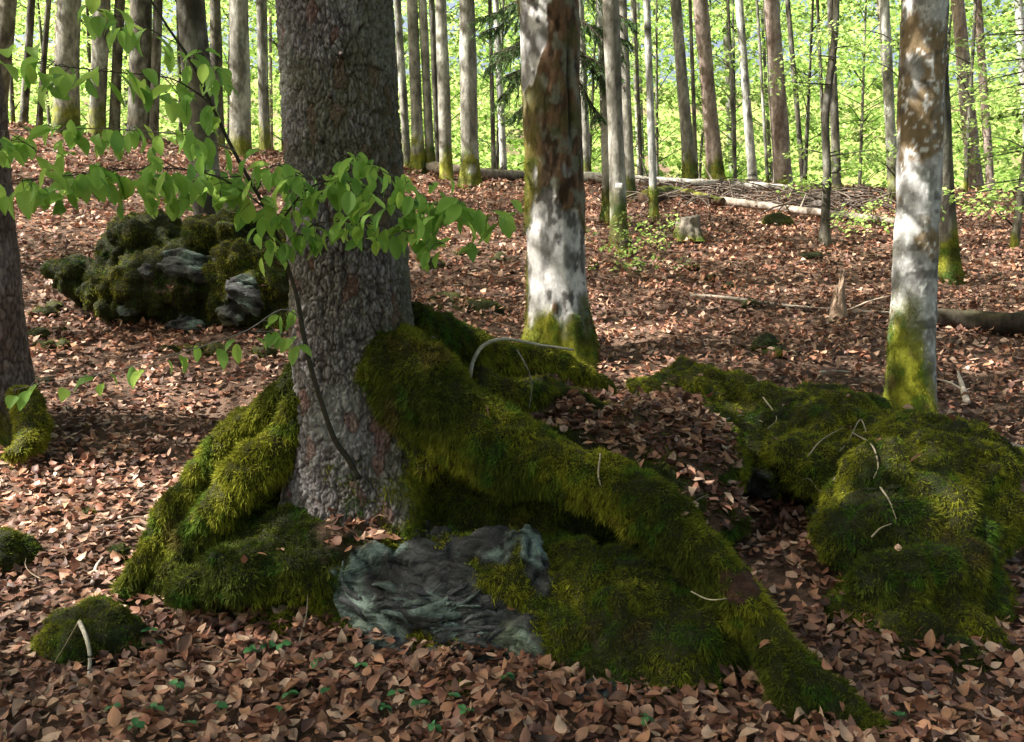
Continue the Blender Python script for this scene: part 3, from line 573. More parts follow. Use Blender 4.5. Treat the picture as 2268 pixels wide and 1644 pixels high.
def paint_left(V, zz, th, col, r0):
    uv = np.column_stack([th*r0/.035, V[:, 2]/.075+fbm(V*8, 2, 4)]); f1, f2, cid = worley(uv, 15); e = sstep(.02, .3, f2-f1)
    c = mixc((.10, .075, .065), (.20, .16, .145), cid); c = mixc((.05, .035, .03), c, e); c = mixc(c, (.2, .19, .19), sstep(.55, .7, fbm(V*3, 3, 9))*.4)
    mm = np.clip(sstep(.1, .35, .22-zz+(fbm(V*4, 3, 3)-.5)*.6+.1*np.cos(th)), 0, 1); return mixc(c, moss_colour(V), mm), (e-.5)*.008+(cid-.5)*.007, mm
tl, bl_ = hero_tree(-5, 955, -110, 165, 'brown scaly spruce trunk with a bright mossy root and no other rock', paint_left, 5, 130, .25, .2, 3, 2.6, .2, kind='spruce', m=M_SPRUCE)
tl.e['label'] = 'brown scaly spruce with one bright yellow green mossy root in the sunny leaves'
Yl = bl_[1]
root([(60, 880, Yl-.15, .09), (72, 930, Yl-.3, .085), (68, 970, Yl-.42, .075), (50, 1000, Yl-.55, .05), (30, 1010, Yl-.6, .02)], 60, 'bright mossy root', 40000, 1., .05, 15, thing=tl, seg=40)

# --- background trees
far_dark = ('dark slim trunk in the shaded stand above the craggy boulder', 'dark trunks above the craggy boulder')
bgt = [(25, 258, 18, 40, 'dark', 'thick dark trunk beyond the brown scaly spruce at the shaded edge', None), (82, 252, 68, 18, 'dark', *far_dark), (275, 268, 268, 24, 'dark', *far_dark), (360, 282, 350, 22, 'dark', *far_dark), (330, 297, 312, 54, 'dark', 'thickest dark trunk of the shaded stand above the craggy boulder', None), (500, 305, 476, 28, 'dark', 'dark trunk between the leaning dark beech and the mottled knotty beech', None),
       (115, 248, 108, 14, 'dark', *far_dark),
       (170, 288, 155, 56, 'grey', 'stout grey beech with a rough bole among the dark slim trunks', None), (238, 278, 226, 38, 'grey', 'beech with a sunlit pale foot among the dark slim trunks', None),
       (548, 340, 528, 48, 'grey', 'mottled grey beech with dark knots, just behind the sapling top', None), (600, 302, 580, 26, 'grey', 'grey beech standing between the mottled knotty beech and the old spruce trunk', None),
       (908, 322, 880, 20, 'grey', 'grey beech peeping out close beside the old spruce trunk on the crest', None), (932, 362, 912, 30, 'grey', 'beech with a sunlit mossy foot at the near end of the fallen trunk', None), (958, 346, 936, 22, 'grey', 'grey beech next to the sunlit mossy foot, behind the fallen trunk', None), (976, 346, 956, 15, 'dark', 'dark thin pole wedged between two grey beeches behind the fallen trunk', None), (992, 346, 976, 30, 'grey', 'stouter grey beech behind the fallen trunk beside a wedged dark pole', None),
       (1042, 412, 1034, 42, 'grey', 'beech with spreading mossy feet standing before the fallen trunk', None), (1095, 366, 1085, 11, 'dark', 'dark thin pole paired with a pale thin trunk behind the fallen trunk', None), (1117, 366, 1098, 17, 'pale', 'pale thin trunk paired with a dark pole behind the fallen trunk', None),
       (1297, 386, 1283, 22, 'grey', 'grey beech seen close beside the patchy beech, beyond the crest', None), (1350, 492, 1334, 30, 'grey', 'grey beech with a dark mossy foot, partner of the smooth tagged beech', None), (1372, 542, 1352, 40, 'grey', 'smooth grey beech carrying a small white tag', None),
       (1396, 442, 1376, 26, 'grey', 'slim grey beech standing just behind the smooth tagged beech', None), (1449, 486, 1432, 19, 'pale', 'thin whitish trunk with dark top standing alone near the mossy stump', None), (1522, 402, 1496, 30, 'grey', 'grey beech neighbouring the straight reddish grey spruce beyond the mossy log mound', None),
       (1577, 402, 1550, 38, 'spruce', 'straight reddish grey spruce trunk beyond the mossy stump', None), (1658, 406, 1637, 22, 'pale', 'slim white blotched birch between two reddish spruces', None), (1690, 402, 1678, 8, 'grey', 'very thin grey pole beside the slim white blotched birch', None),
       (1736, 414, 1708, 42, 'spruce', 'reddish spruce trunk beside the lying bare pole', None), (1768, 402, 1745, 13, 'dark', 'thin dark pole beside the reddish spruce at the lying bare pole', None), (1854, 428, 1838, 20, 'dark', 'dark trunk rising out of the brushwood', None),
       (1980, 442, 1958, 25, 'grey', 'leaning dark beech with pale lichen bands close to the slender speckled beech', None), (2098, 618, 2072, 50, 'dark', 'shadowed beech with a mossy foot tucked behind the slender speckled beech', None),
       (2142, 402, 2120, 36, 'spruce', 'pale straight spruce trunk beyond the green sprays', None), (2176, 392, 2165, 20, 'spruce', 'slimmer spruce trunk right beside the pale straight spruce', None), (2264, 352, 2256, 22, 'pale', 'whitish trunk at the bright edge of the wood', None),
       (1816, 380, 1810, 9, 'dark', 'thin dark pole beside the crooked young beech, beyond the brushwood', None), (1535, 398, 1528, 10, 'dark', 'thin dark pole between the grey beech and the straight reddish grey spruce', None), (1620, 398, 1612, 9, 'dark', 'thin dark pole between the straight reddish grey spruce and the white birch', None), (1415, 398, 1405, 9, 'dark', 'thin dark pole behind the lone thin whitish trunk', None)]
for k, a in enumerate(bgt):
    bx, by, tx, wp, kd, lb, gp = a; far_ = by < 425
    Yo = None
    if by < 410: Yo = min(G(bx, by+6)[1], 24)+random.uniform(-.5, 1.0) if by > 300 else min(G(bx, by+4)[1], 24)
    t = tree(bx, by, tx, wp, kd, lb, gp, Y=Yo, seed=k+3, moss=.45 if 'mossy' in lb or kd == 'grey' else .15, flare=.7 if 'mossy' in lb else .35, blades=9000 if 'mossy' in lb else 0)
    if 'white tag' in lb:
        tp = P(1371, 412, TREES[-1][1][1]-.2); d = .03
        bxv, bxf = ell(tp, (.055, .012, .045)); bv = np.clip(bxv-tp, [-.045, -.008, -.035], [.045, .008, .035])+tp; t.part('tag', bv, bxf, M_TAG, smooth=False)
tb = tree(478, 478, 425, 70, 'dark', 'leaning dark beech rooted behind the craggy boulder', None, Y=Yb+1.0, seed=91, moss=.4)

# trees that stand outside the picture and throw the shade
for k, (x, y) in enumerate([(-6.5, 1.5), (-8.5, 4.5), (-11, 1.0), (-7.5, 7.2), (-11.5, 8.5), (-5.0, -1.5), (-14, 4), (-9, -2.5), (-13, 12.5)]):
    b = np.array([x, y, float(H(x, y))]); V, F, col, *_ = trunk(b, (0, 0), 17, .2, seg=16, kind='grey', seed=120+k)
    t = Thing('beech_tree', 'beech standing outside the view on the sunny side of the spruce', 'tree', b, 'shade trees on the sunny side'); t.part('trunk', V, F, M_FAR, col); TREES.append((t, b, 'grey', (0, 0), 17))

# ------------------------------------------------------------------ crowns: clumps out of view, spaced and gapped to place the sun patches
def sunprob(x, y):
    s = np.full(len(x), .36)
    s = np.where(y > 11, .5, s); s = np.where(y > 19, .8, s)
    s = np.where((x < -.8) & (y > 4.9) & (y < 7.5), .6, s)
    s = np.where((y < 3.45), .04, s); s = np.where((x > -1.15) & (x < 3.35) & (y > 2.2) & (y < 5.6), .025, s)
    s = np.where((x > 3.2) & (y > 3.2) & (y < 6), .4, s); s = np.where((x > -3.6) & (x < -.2) & (y > 7.3) & (y < 10), .08, s)
    s = np.where((x < -1.0) & (y > 3.55) & (y < 5.0), .85, s); s = np.where(np.hypot((x+2.1)/.95, (y-3.9)/.55) < 1, .97, s)
    s = np.where((x < -.3) & (y > 3.7) & (y < 4.45), .62, s); s = np.where(np.hypot((x-4.7)/.8, (y-6.7)/.5) < 1, .95, s)
    s = np.where(np.hypot((x-1.3)/.45, (y-7.7)/.5) < 1, .85, s); s = np.where(np.hypot((x-3.0)/.6, (y-7.6)/.5) < 1, .9, s)
    return s
CROWN = {}
area = (-8, 17, -3, 27); nn = 26000
cx = rng.uniform(area[0], area[1], nn); cyy = rng.uniform(area[2], area[3], nn); A = (area[1]-area[0])*(area[3]-area[2])
need = -np.log(sunprob(cx, cyy))/.26; keep = rng.random(nn) < need/(nn/A); cx, cyy = cx[keep], cyy[keep]
cz = rng.uniform(8.5, 15, len(cx)); gz = H(cx, cyy); tt = (cz-gz)/SUN[2]; cpos = np.column_stack([cx, cyy, gz])+SUN*tt[:, None]
tb_ = np.array([t[1][:2]+np.array(t[3])*10 for t in TREES]); near = np.argmin(((cpos[:, None, :2]-tb_[None])**2).sum(2), 1)
for ti in np.unique(near):
    t, b, kind, lean, h = TREES[ti]; c = cpos[near == ti]; m = 30; n = len(c)*m; sp = kind == 'spruce'
    pos = np.repeat(c, m, 0)+rng.normal(0, .3, (n, 3))*np.array([1, 1, .45])
    R = rot(rng.uniform(0, 6.28, n), rng.normal(0, .5, n), rng.normal(0, .5, n))
    base = np.array((.035, .07, .02)) if sp else np.array((.13, .25, .035)); col = base*rng.uniform(.7, 1.4, (n, 1))
    V, F, cc = leaves(pos, rng.uniform(.12, .19, n), R, col, 2)
    t.part('crown', V, F, M_NEEDLE if sp else M_CROWN, cc, smooth=False)
    limbs = [tube([b+np.array([lean[0], lean[1], 1])*(q[2]-b[2])*.8, (b+q)/2*[.5, .5, 0]+q*[.5, .5, .95], q], [.05, .03, .01], 6, 5) for q in c[::6]]
    V, F = join(limbs); t.part('limb', V, F, M_FAR, np.tile((.1, .095, .08), (len(V), 1)))

# dark tiers of the old spruce, added out of view to block sky over the boulder
g = np.random.default_rng(77); n = 330; z = 5.2+17*g.random(n)**1.3; an = g.uniform(0, 6.28, n); rr = (3.6*(1-(z-5.2)/18.5)+.3)*np.sqrt(g.uniform(.05, 1, n)); m = 30
c = np.column_stack([SBASE[0]+slean[0]*z+rr*np.cos(an), SBASE[1]+rr*np.sin(an), z+SBASE[2]-.18*rr]); pos = np.repeat(c, m, 0)+g.normal(0, .32, (n*m, 3))*np.array([1, 1, .4])
V, F, cc = leaves(pos, g.uniform(.14, .26, n*m), rot(g.uniform(0, 6.28, n*m), g.normal(.3, .4, n*m), g.normal(0, .5, n*m)), np.array((.035, .07, .02))*g.uniform(.7, 1.4, (n*m, 1)), 2)
spruce.part('crown', V, F, M_NEEDLE, cc, smooth=False)
for q in c[::3]:
    a = np.array([SBASE[0]+slean[0]*q[2], SBASE[1], q[2]+.3]); V, F = tube([a, (a+q)/2+[0, 0, .1], q], [.035, .022, .008], 6, 5); spruce.part('limb', V, F, M_FAR, np.tile((.08, .065, .055), (len(V), 1)))

# young beeches with low sprays of fresh leaves
def sprays(cen, rad, per, lsize, droop=.25, g=rng, tone=1.0):
    n = len(cen)*per; a = g.uniform(0, 6.28, n); r = np.sqrt(g.random(n)); c = np.repeat(cen, per, 0); rr = np.repeat(rad, per, 0); az = np.repeat(g.uniform(0, 6.28, len(cen)), per)
    dx, dy = r*np.cos(a), r*np.sin(a)*.55; px = dx*np.cos(az)-dy*np.sin(az); py = dx*np.sin(az)+dy*np.cos(az)
    pos = c+np.column_stack([px*rr, py*rr, -droop*r*r*rr+g.normal(0, .05, n)])
    R = rot(g.uniform(0, 6.28, n), g.normal(.35, .35, n), g.normal(0, .4, n))
    col = mixc((.19, .34, .06), (.38, .52, .14), g.random(n))*np.repeat(g.choice([.3, .5, .8, 1., 1.1, 1.15], len(cen)), per)[:, None]*tone
    return leaves(pos, g.uniform(.7, 1.25, n)*lsize, R, col, 2)
yb = [(2235, 13.0, 9, 0), (1985, 17., 7, 1), (1770, 21.5, 8, 2), (1890, 25, 9, 2), (1620, 24., 9, 2), (1450, 25, 9, 2), (1300, 23.5, 8, 2), (1100, 22, 8, 2), (985, 23., 9, 2), (880, 24, 9, 2), (640, 22, 8, 2), (420, 21.5, 8, 3), (230, 22, 9, 3), (60, 20., 9, 3),
      (2120, 20., 8, 1), (1180, 26, 9, 2), (2290, 17.5, 8, 1), (1700, 28, 10, 2), (1540, 27, 10, 2), (330, 25, 10, 3), (140, 25, 10, 3), (520, 25, 10, 3), (1040, 27, 10, 2), (2060, 25, 9, 2)]
ylab = {0: ('young beech reaching leafy sprays in front of the pale straight spruce', None), 1: ('young beech with layered bright green sprays near the slender speckled beech', 'young beeches near the speckled beech'),
        2: ('tall young beech far back in the sunlit yellow green foliage beyond the crest', 'young beeches far beyond the crest'), 3: ('young beech with green foliage behind the dark slim trunks', 'young beeches behind the dark trunks')}
PLACE = {1985: 'near the leaning lichen banded beech', 2120: 'behind the pale straight spruce', 2290: 'beside the whitish trunk at the bright edge', 1770: 'beside the reddish spruce by the lying bare pole', 1890: 'beyond the brushwood', 1620: 'beside the white blotched birch',
         1450: 'behind the lone thin whitish trunk', 1300: 'behind the smooth tagged beech', 1100: 'behind the pale and dark thin pair', 985: 'behind the stouter grey beech by the fallen trunk', 880: 'close behind the old spruce trunk', 640: 'between the old spruce and the mottled knotty beech'}
for k, (px, Y, hh, lk) in enumerate(yb):
    b = GY(px, Y); lab_, grp_ = ylab[lk]
    if px in PLACE: lab_, grp_ = 'young beech of bright green foliage '+PLACE[px], None
    t = Thing('young_beech', lab_, 'tree', b, grp_); ln = random.uniform(-.06, .06)
    V, F, col, *_ = trunk(b, (ln, 0), hh, .05 if lk != 0 else .06, seg=9, kind='dark', flare=.2, seed=200+k, moss=.2, top=.15); t.part('trunk', V, F, M_FAR, col)
    ns = 30 if lk >= 2 else 20; g = np.random.default_rng(300+k)
    z = g.uniform(.7, hh, ns); an = g.uniform(0, 6.28, ns); ro = g.uniform(.4, 2.1, ns)*(1-.35*z/hh)
    cen = b+np.column_stack([ro*np.cos(an)+ln*z, ro*np.sin(an)*.8, z])
    V, F, cc = sprays(cen, g.uniform(.5, 1.0, ns), 85, .085 if lk < 2 else .10, g=g); t.part('crown', V, F, M_CROWN, cc, smooth=False)
    lim = [tube([b+[ln*zz_*.9, 0, max(zz_-.5, .2)], (b+[ln*zz_, 0, zz_-.1]+q)/2, q], [.014, .01, .004], 6, 5) for zz_, q in zip(z, cen)]; [t.part('branch', V, F, M_FAR, np.tile((.05, .045, .035), (len(V), 1))) for V, F in lim]

# the far wood: one mass of sunlit leaves
g = np.random.default_rng(9); n = 3900; yy = g.uniform(28, 56, n); ux = g.uniform(-.66, .66, n); xx = ux*yy
gap = np.exp(-((ux-.38)/.07)**2)*.0+np.exp(-((ux+.36)/.04)**2)*.3; zz_ = H(xx, yy)+g.uniform(.3, 17, n)
k = (g.random(n) > gap); cen = np.column_stack([xx, yy, zz_])[k]
V, F, cc = sprays(cen, g.uniform(.9, 2.0, len(cen)), 24, .29, .2, g)
n = 1900; yy = g.uniform(58, 74, n); xx = g.uniform(-.66, .66, n)*yy; V2_, F2_, c2_ = sprays(np.column_stack([xx, yy, H(xx, yy)+g.uniform(.3, 24, n)]), g.uniform(1.6, 3., n), 16, .62, .2, g)
F = np.vstack([F, F2_+len(V)]); V = np.vstack([V, V2_]); cc = np.vstack([cc, c2_])
o = tag(link('distant_foliage', new_mesh('distant_foliage', V, F, M_CROWN, cc, False)), 'bright hazy mass of beech foliage far beyond the crest', 'foliage', None, 'stuff')
n = 1000; an = g.uniform(math.pi*.86, math.pi*2.14, n); rr = g.uniform(13, 24, n); xx, yy = rr*np.cos(an), rr*np.sin(an)+1  # foliage added out of view so less low sky light reaches the front faces
V, F, cc = sprays(np.column_stack([xx, yy, H(xx, yy)+g.uniform(.5, 8.5, n)]), g.uniform(1.0, 2.0, n), 26, .4, .2, g)
tag(link('unseen_foliage', new_mesh('unseen_foliage', V, F, M_CROWN, cc*.8, False)), 'unseen green foliage added behind the viewer to hold back sky light', 'foliage', None, 'stuff')
for k in range(26):
    Y = random.uniform(27, 40); px = random.uniform(-40, 2300)
    if 1780 < px < 1960: continue
    tree(px, 0, px-random.uniform(5, 25), random.uniform(9, 18), random.choice(['grey', 'dark', 'spruce']), 'distant slim trunk half veiled by foliage beyond the crest', 'distant trunks beyond the crest', Y=Y, seed=400+k, moss=0, flare=.3)

# dark spruce boughs behind the patchy beech
def bough(path, r, per, ln):
    pts = catmull(np.array(path), 26); tw = [tube(path, np.linspace(r, .004, len(path)), 16, 5)]; pos, dirs = [], []
    g = np.random.default_rng(int(abs(path[0][0])*1000)+7)
    tang = np.gradient(pts, axis=0); tang /= np.linalg.norm(tang, axis=1)[:, None]
    for i in range(3, 26):
        for s in (-1, 1):
            sd = np.cross(tang[i], [0, 0, 1.])*s; L = (.10+.40*(1-i/26.))*g.uniform(.25, 1.35)
            e = pts[i]+sd*L*.8+tang[i]*L*.6+np.array([g.normal(0, .05), g.normal(0, .05), -g.uniform(.15, .9)*L-.03]); tw.append(tube([pts[i], (pts[i]+e)/2+[0, 0, .03], e], [.006, .004, .002], 5, 4))
            u = g.random((per, 1)); q = pts[i]*(1-u)+e*u; pos.append(q); dirs.append(np.tile((e-pts[i])/np.linalg.norm(e-pts[i]), (per, 1)))
    pos = np.vstack(pos); d = np.vstack(dirs)+g.normal(0, .55, (len(pos), 3)); d[:, 2] -= .3; d /= np.linalg.norm(d, axis=1)[:, None]; sd = np.cross(d, g.normal(0, 1, d.shape)); sd /= np.linalg.norm(sd, axis=1)[:, None]
    V = np.stack([pos-sd*.006, pos+sd*.006, pos+d*ln], 1).reshape(-1, 3)
    return join(tw), V, np.arange(len(V)).reshape(-1, 3), np.repeat(mixc((.035, .085, .022), (.085, .16, .045), g.random(len(pos))), 3, 0)
b = GY(1245, 13.5); dark = Thing('spruce_tree', 'dark green spruce boughs showing on both sides of the patchy beech', 'tree', b)
V, F, col, *_ = trunk(b, (0, 0), 13, .13, seg=14, kind='spruce', seed=77); dark.part('trunk', V, F, M_FAR, col); TREES.append((dark, b, 'spruce', (0, 0), 13))
for (px, py, Y, ex, ey, eY) in [(1245, 60, 13.4, 1080, 150, 12.6), (1245, 20, 13.4, 1075, 70, 13.2), (1245, 110, 13.4, 1110, 215, 12.9), (1250, 40, 13.4, 1370, 120, 12.8), (1250, 100, 13.4, 1345, 190, 13.1), (1245, -30, 13.4, 1110, 20, 12.7), (1250, -20, 13.4, 1400, 50, 13.0), (1245, 160, 13.4, 1130, 265, 13.2), (1250, 160, 13.4, 1330, 260, 12.9), (1245, 80, 13.4, 1090, 120, 13.6), (1245, 130, 13.4, 1120, 170, 12.4), (1245, 40, 13.4, 1130, 110, 12.2), (1250, 70, 13.4, 1390, 90, 13.3), (1250, 130, 13.4, 1370, 165, 12.6), (1245, 0, 13.4, 1060, 40, 13.0)]:
    a, e = P(px, py, Y), P(ex, ey, eY); tw, V, F, cc = bough([a, a*.6+e*.4+[0, 0, .12], a*.25+e*.75+[0, 0, .03], e], .02, 34, .06)
    o = dark.part('bough', tw[0], tw[1], M_FAR, np.tile((.05, .04, .03), (len(tw[0]), 1))); dark.part('needles', V, F, M_NEEDLE, cc, parent=o, smooth=False, kind='stuff')

# ------------------------------------------------------------------ leaf litter
bvs = []
for V, F, lm in ROCKS:
    T = tris(F); bvs.append((BVHTree.FromPolygons(V.tolist(), T.tolist()), T, lm, V.min(0), V.max(0)))
def rest(x, y, z=None):
    """height of whatever lies uppermost at (x, y), its normal, and whether leaves may lie there"""
    z = float(H(x, y)) if z is None else float(z); nrm = None; ok = 1.0
    for bv, T, lm, lo, hi in bvs:
        if lo[0] < x < hi[0] and lo[1] < y < hi[1]:
            h = bv.ray_cast((x, y, 4), (0, 0, -1))
            if h[0] is not None and h[0].z > z: z = h[0].z; nrm = h[1]; ok = float(lm[T[h[2]]].mean())
    return z, nrm, ok
def litter_points(y0, y1, dens, margin=1.0):
    A = (y1-y0)*2*(.6*(y0+y1)/2+margin); n = int(A*dens); g = rng
    y = np.sqrt(g.uniform(y0*y0, y1*y1, n)); x = g.uniform(-1, 1, n)*(.6*y+margin); return x, y
def litter(y0, y1, dens, kind, size, hmax, check):
    x, y = litter_points(y0, y1, dens); z = H(x, y).copy(); tilt = np.full(len(x), .32); keepm = np.ones(len(x), bool)
    if check:
        for i in range(len(x)):
            zz, nrm, ok = rest(x[i], y[i], z[i])
            if nrm is not None:
                put = random.random() < (min(1, ok*2.5) if ok > .05 else .02 if nrm.z > .6 else 0)
                if put: z[i] = zz+.012                 # else it lies on the ground under the overhang
    x, y, z = x[keepm], y[keepm], z[keepm]; n = len(x)
    pos = np.column_stack([x, y, z+rng.uniform(.0, hmax, n)]); steep = rng.random(n) < .18
    R = rot(rng.uniform(0, 6.28, n), rng.normal(0, .28, n)+steep*rng.normal(0, .6, n)-.0, rng.normal(0, .3, n))
    col = LITTER[rng.integers(0, len(LITTER), n)]*rng.uniform(.75, 1.25, (n, 1))
    patch = fbm(pos*np.array([.9, .9, 0]), 3, 55); col = col*(.72+.56*sstep(.3, .7, patch))[:, None]
    return leaves(pos, rng.uniform(.55, 1.25, n)*size, R, col, kind, .5, .9)
def saddle_litter():                                  # drifts of leaves in the hollows on top of the boulders
    pts = []
    while len(pts) < 1500:
        y = random.uniform(3.7, 5.6); x = random.uniform(-.8, 2.2); z, nrm, ok = rest(x, y, float(0))
        if nrm is not None and ok > .15 and random.random() < ok: pts.append((x, y, z+random.uniform(.008, .035)))
    pos = np.array(pts); n = len(pos); col = LITTER[rng.integers(0, len(LITTER), n)]*rng.uniform(.75, 1.25, (n, 1))
    return leaves(pos, rng.uniform(.55, 1.25, n)*.062, rot(rng.uniform(0, 6.28, n), rng.normal(.1, .35, n), rng.normal(0, .35, n)), col, 8, .5, .9)
lit = [saddle_litter(), litter(2.0, 3.6, 1150, 14, .060, .03, True), litter(3.6, 6.2, 680, 8, .064, .026, True), litter(6.2, 10, 420, 4, .073, .03, True), litter(10, 16, 230, 4, .09, .035, False), litter(16, 24, 110, 2, .12, .04, False)]
Vs, Fs, Cs, o_ = [], [], [], 0
for V, F, c in lit: Vs.append(V); Fs.append(F+o_); Cs.append(c); o_ += len(V)
tag(link('leaf_litter', new_mesh('leaf_litter', np.vstack(Vs), np.vstack(Fs), M_LITTER, np.vstack(Cs), False)), 'carpet of fallen copper brown beech leaves over the whole slope', 'leaves', None, 'stuff')
# the nearest leaves one by one
def leaf_mesh(name, m, L, fold, curl, twist, wid=1.0, col=None, petiole=True):
    nx, ny = 7, 5; V = []; F = []
    for i in range(nx):
        t = i/(nx-1); hw = .31*wid*(math.sin(math.pi*min(t*.94+.03, 1))**.75)*(1-.25*t)
        for j in range(ny):
            s = (j-2)/2; y = hw*s*(1+.04*math.sin(i*2.2)); V.append((t*L, y*L, (abs(s)*hw*fold+curl*(t-.4)**2+twist*s*hw*(t-.5)+.012*math.sin(i*2.9+abs(s)*3))*L))
    for i in range(nx-1):
        for j in range(ny-1): a = i*ny+j; F.append((a, a+ny, a+ny+1, a+1))
    return new_mesh(name, V, F, m, None if col is None else np.tile(col, (len(V), 1)))
fl = [leaf_mesh('leaf', M_LEAF1, L, f, c, t) for L, f, c, t in [(.07, .5, -.35, .6), (.064, -.3, .5, -.8), (.074, .9, .2, .3), (.06, .2, .8, 1.2), (.068, -.5, -.5, .5), (.058, 1.2, -.2, -.5)]]
cnt = 0; nl = [bpy.data.objects.new('leaf', fl[k % 6]) for k in range(300)]
while cnt < 300:
    y = random.uniform(2.25, 3.3); x = random.uniform(-.585*y, .585*y); z, nrm, ok = rest(x, y)
    if nrm is not None and ok < .3: continue
    o = nl[cnt]; COL.objects.link(o); o.parent = ground; o.location = (x, y, z+random.uniform(.016, .03)); s = random.uniform(.8, 1.2); o.scale = (s, s, s)
    o.rotation_euler = (random.gauss(0, .35), random.gauss(-.1, .35), random.uniform(0, 6.28)); cnt += 1

# ------------------------------------------------------------------ the beech sapling
base = P(792, 1050, 3.62); sap = Thing('beech_sapling', 'slender beech sapling with fresh green leaves leaning away from the old spruce', 'sapling', base)
STEM = [(795, 1060, 3.62, .013), (770, 1015, 3.60, .0125), (742, 975, 3.56, .0115), (716, 905, 3.52, .0108), (690, 820, 3.48, .010), (672, 740, 3.46, .0095), (658, 660, 3.44, .009), (640, 600, 3.42, .0082), (620, 540, 3.40, .0075), (598, 480, 3.38, .007),
        (562, 415, 3.35, .0064), (515, 330, 3.3, .006), (470, 235, 3.25, .0055), (425, 140, 3.2, .005), (385, 80, 3.16, .0045), (340, 10, 3.12, .004), (310, -50, 3.08, .003)]
V, F = tube([P(*q[:3]) for q in STEM], [q[3] for q in STEM], 90, 10, 1, .003, 4); sap.part('stem', V, F, M_WOOD, np.tile((.045, .04, .028), (len(V), 1)))
gl = [leaf_mesh('leaf', M_SAP, 1.0, f, c, t, w) for f, c, t, w in [(.45, -.35, .4, 1.0), (.25, -.55, -.5, 1.08), (.7, -.2, .2, .92), (.35, -.7, .8, 1.0), (.55, .15, -.3, 1.05)]]
NL = 0; XL = []
def branch(path, r, nleaf, spread, size, tilt=0., twig_col=(.06, .05, .04), seed=0, up=0., xtra=1):
    """A sapling branch: twigs left and right, drooping leaves; path in photo measure (x, y, distance)."""
    global NL
    pts = catmull(np.array([P(*q) for q in path]), 40); g = random.Random(seed); parts = [tube([P(*q) for q in path], np.linspace(r, .0012, len(path)), 30, 6)]; spots = []
    for i in range(nleaf):
        t = (i+.5)/nleaf; k = min(int(t*39), 38); c = pts[k]*(1-(t*39-k))+pts[k+1]*(t*39-k)
        off = np.array([g.gauss(0, spread*.7), g.gauss(0, spread*1.6), g.uniform(-.9, .35)*spread+up]); e = c+off; spots.append((e, off)); mid = (c+e)/2+np.array([0, 0, .012])
        if np.linalg.norm(off) > .02: parts.append(tube([c, mid, e], [.0016, .0013, .0009], 5, 4))
    for c_, off in spots:                            # companions of each leaf, gathered into one mass below
        for q in range(xtra): XL.append((c_+np.array([g.gauss(0, spread*.8), g.gauss(0, spread), g.gauss(-.15, .6)*spread]), size*g.uniform(.7, 1.1), g.gauss(0, .45), g.gauss(.95, .4), g.uniform(0, 6.28)))
    V, F = join(parts); b = sap.part('branch', V, F, M_WOOD, np.tile(twig_col, (len(V), 1)))
    for e, off in spots:
        o = bpy.data.objects.new('leaf', gl[g.randrange(5)]); COL.objects.link(o); o.parent = b; o.location = [float(v) for v in e-sap.o]
        s = size*1.1*g.uniform(.78, 1.18); o.scale = (s, s, s); o.rotation_euler = (g.gauss(0, .45), g.gauss(.95+tilt, .38), g.uniform(0, 6.28)); NL += 1
branch([(600, 470, 3.37), (500, 400, 3.2), (400, 375, 3.1), (300, 375, 3.05), (200, 385, 3.0), (90, 395, 2.95), (10, 405, 2.92)], .004, 52, .045, .082, seed=1)
branch([(615, 500, 3.4), (680, 420, 3.25), (760, 400, 3.15), (840, 430, 3.1), (930, 450, 3.05), (1020, 455, 3.0), (1115, 470, 2.97)], .004, 52, .05, .08, seed=2)
branch([(570, 420, 3.35), (600, 370, 3.25), (640, 375, 3.2), (690, 400, 3.15)], .003, 17, .05, .08, seed=3)
branch([(700, 430, 3.25), (760, 345, 3.15), (820, 365, 3.1), (880, 395, 3.05), (960, 410, 3.02)], .003, 17, .035, .075, seed=4)
branch([(655, 545, 3.42), (690, 500, 3.3), (760, 490, 3.2), (840, 500, 3.15), (920, 520, 3.1), (1000, 545, 3.07)], .003, 34, .04, .07, seed=5)
branch([(520, 335, 3.3), (440, 303, 3.2), (330, 292, 3.15), (220, 285, 3.1), (110, 288, 3.05), (0, 290, 3.0)], .0035, 26, .045, .07, twig_col=(.18, .15, .13), seed=6)
branch([(470, 230, 3.25), (380, 175, 3.1), (250, 160, 3.0), (120, 145, 2.95), (10, 130, 2.9)], .003, 21, .05, .085, seed=7)
branch([(425, 140, 3.2), (440, 110, 3.1), (460, 130, 3.05), (480, 170, 3.0)], .002, 8, .03, .085, seed=8)
branch([(400, 100, 3.2), (300, 50, 3.1), (240, 30, 3.05), (180, 10, 3.0)], .002, 9, .04, .085, seed=9)
branch([(540, 390, 3.34), (430, 400, 3.3), (360, 420, 3.28), (300, 425, 3.25)], .0025, 17, .045, .07, seed=10)
branch([(668, 705, 3.45), (622, 686, 3.4), (545, 733, 3.35), (445, 768, 3.3), (360, 793, 3.28), (240, 825, 3.25), (120, 845, 3.2), (25, 865, 3.17)], .0032, 22, .03, .066, twig_col=(.2, .18, .16), seed=11, xtra=0)
branch([(680, 770, 3.46), (640, 745, 3.42), (600, 735, 3.4), (555, 735, 3.37)], .0022, 9, .03, .062, twig_col=(.2, .18, .16), seed=12, xtra=0)
branch([(625, 550, 3.4), (590, 520, 3.35), (570, 505, 3.32)], .002, 5, .03, .07, seed=13)
branch([(90, 340, 2.98), (40, 310, 2.95), (0, 330, 2.92)], .002, 8, .05, .075, seed=14)

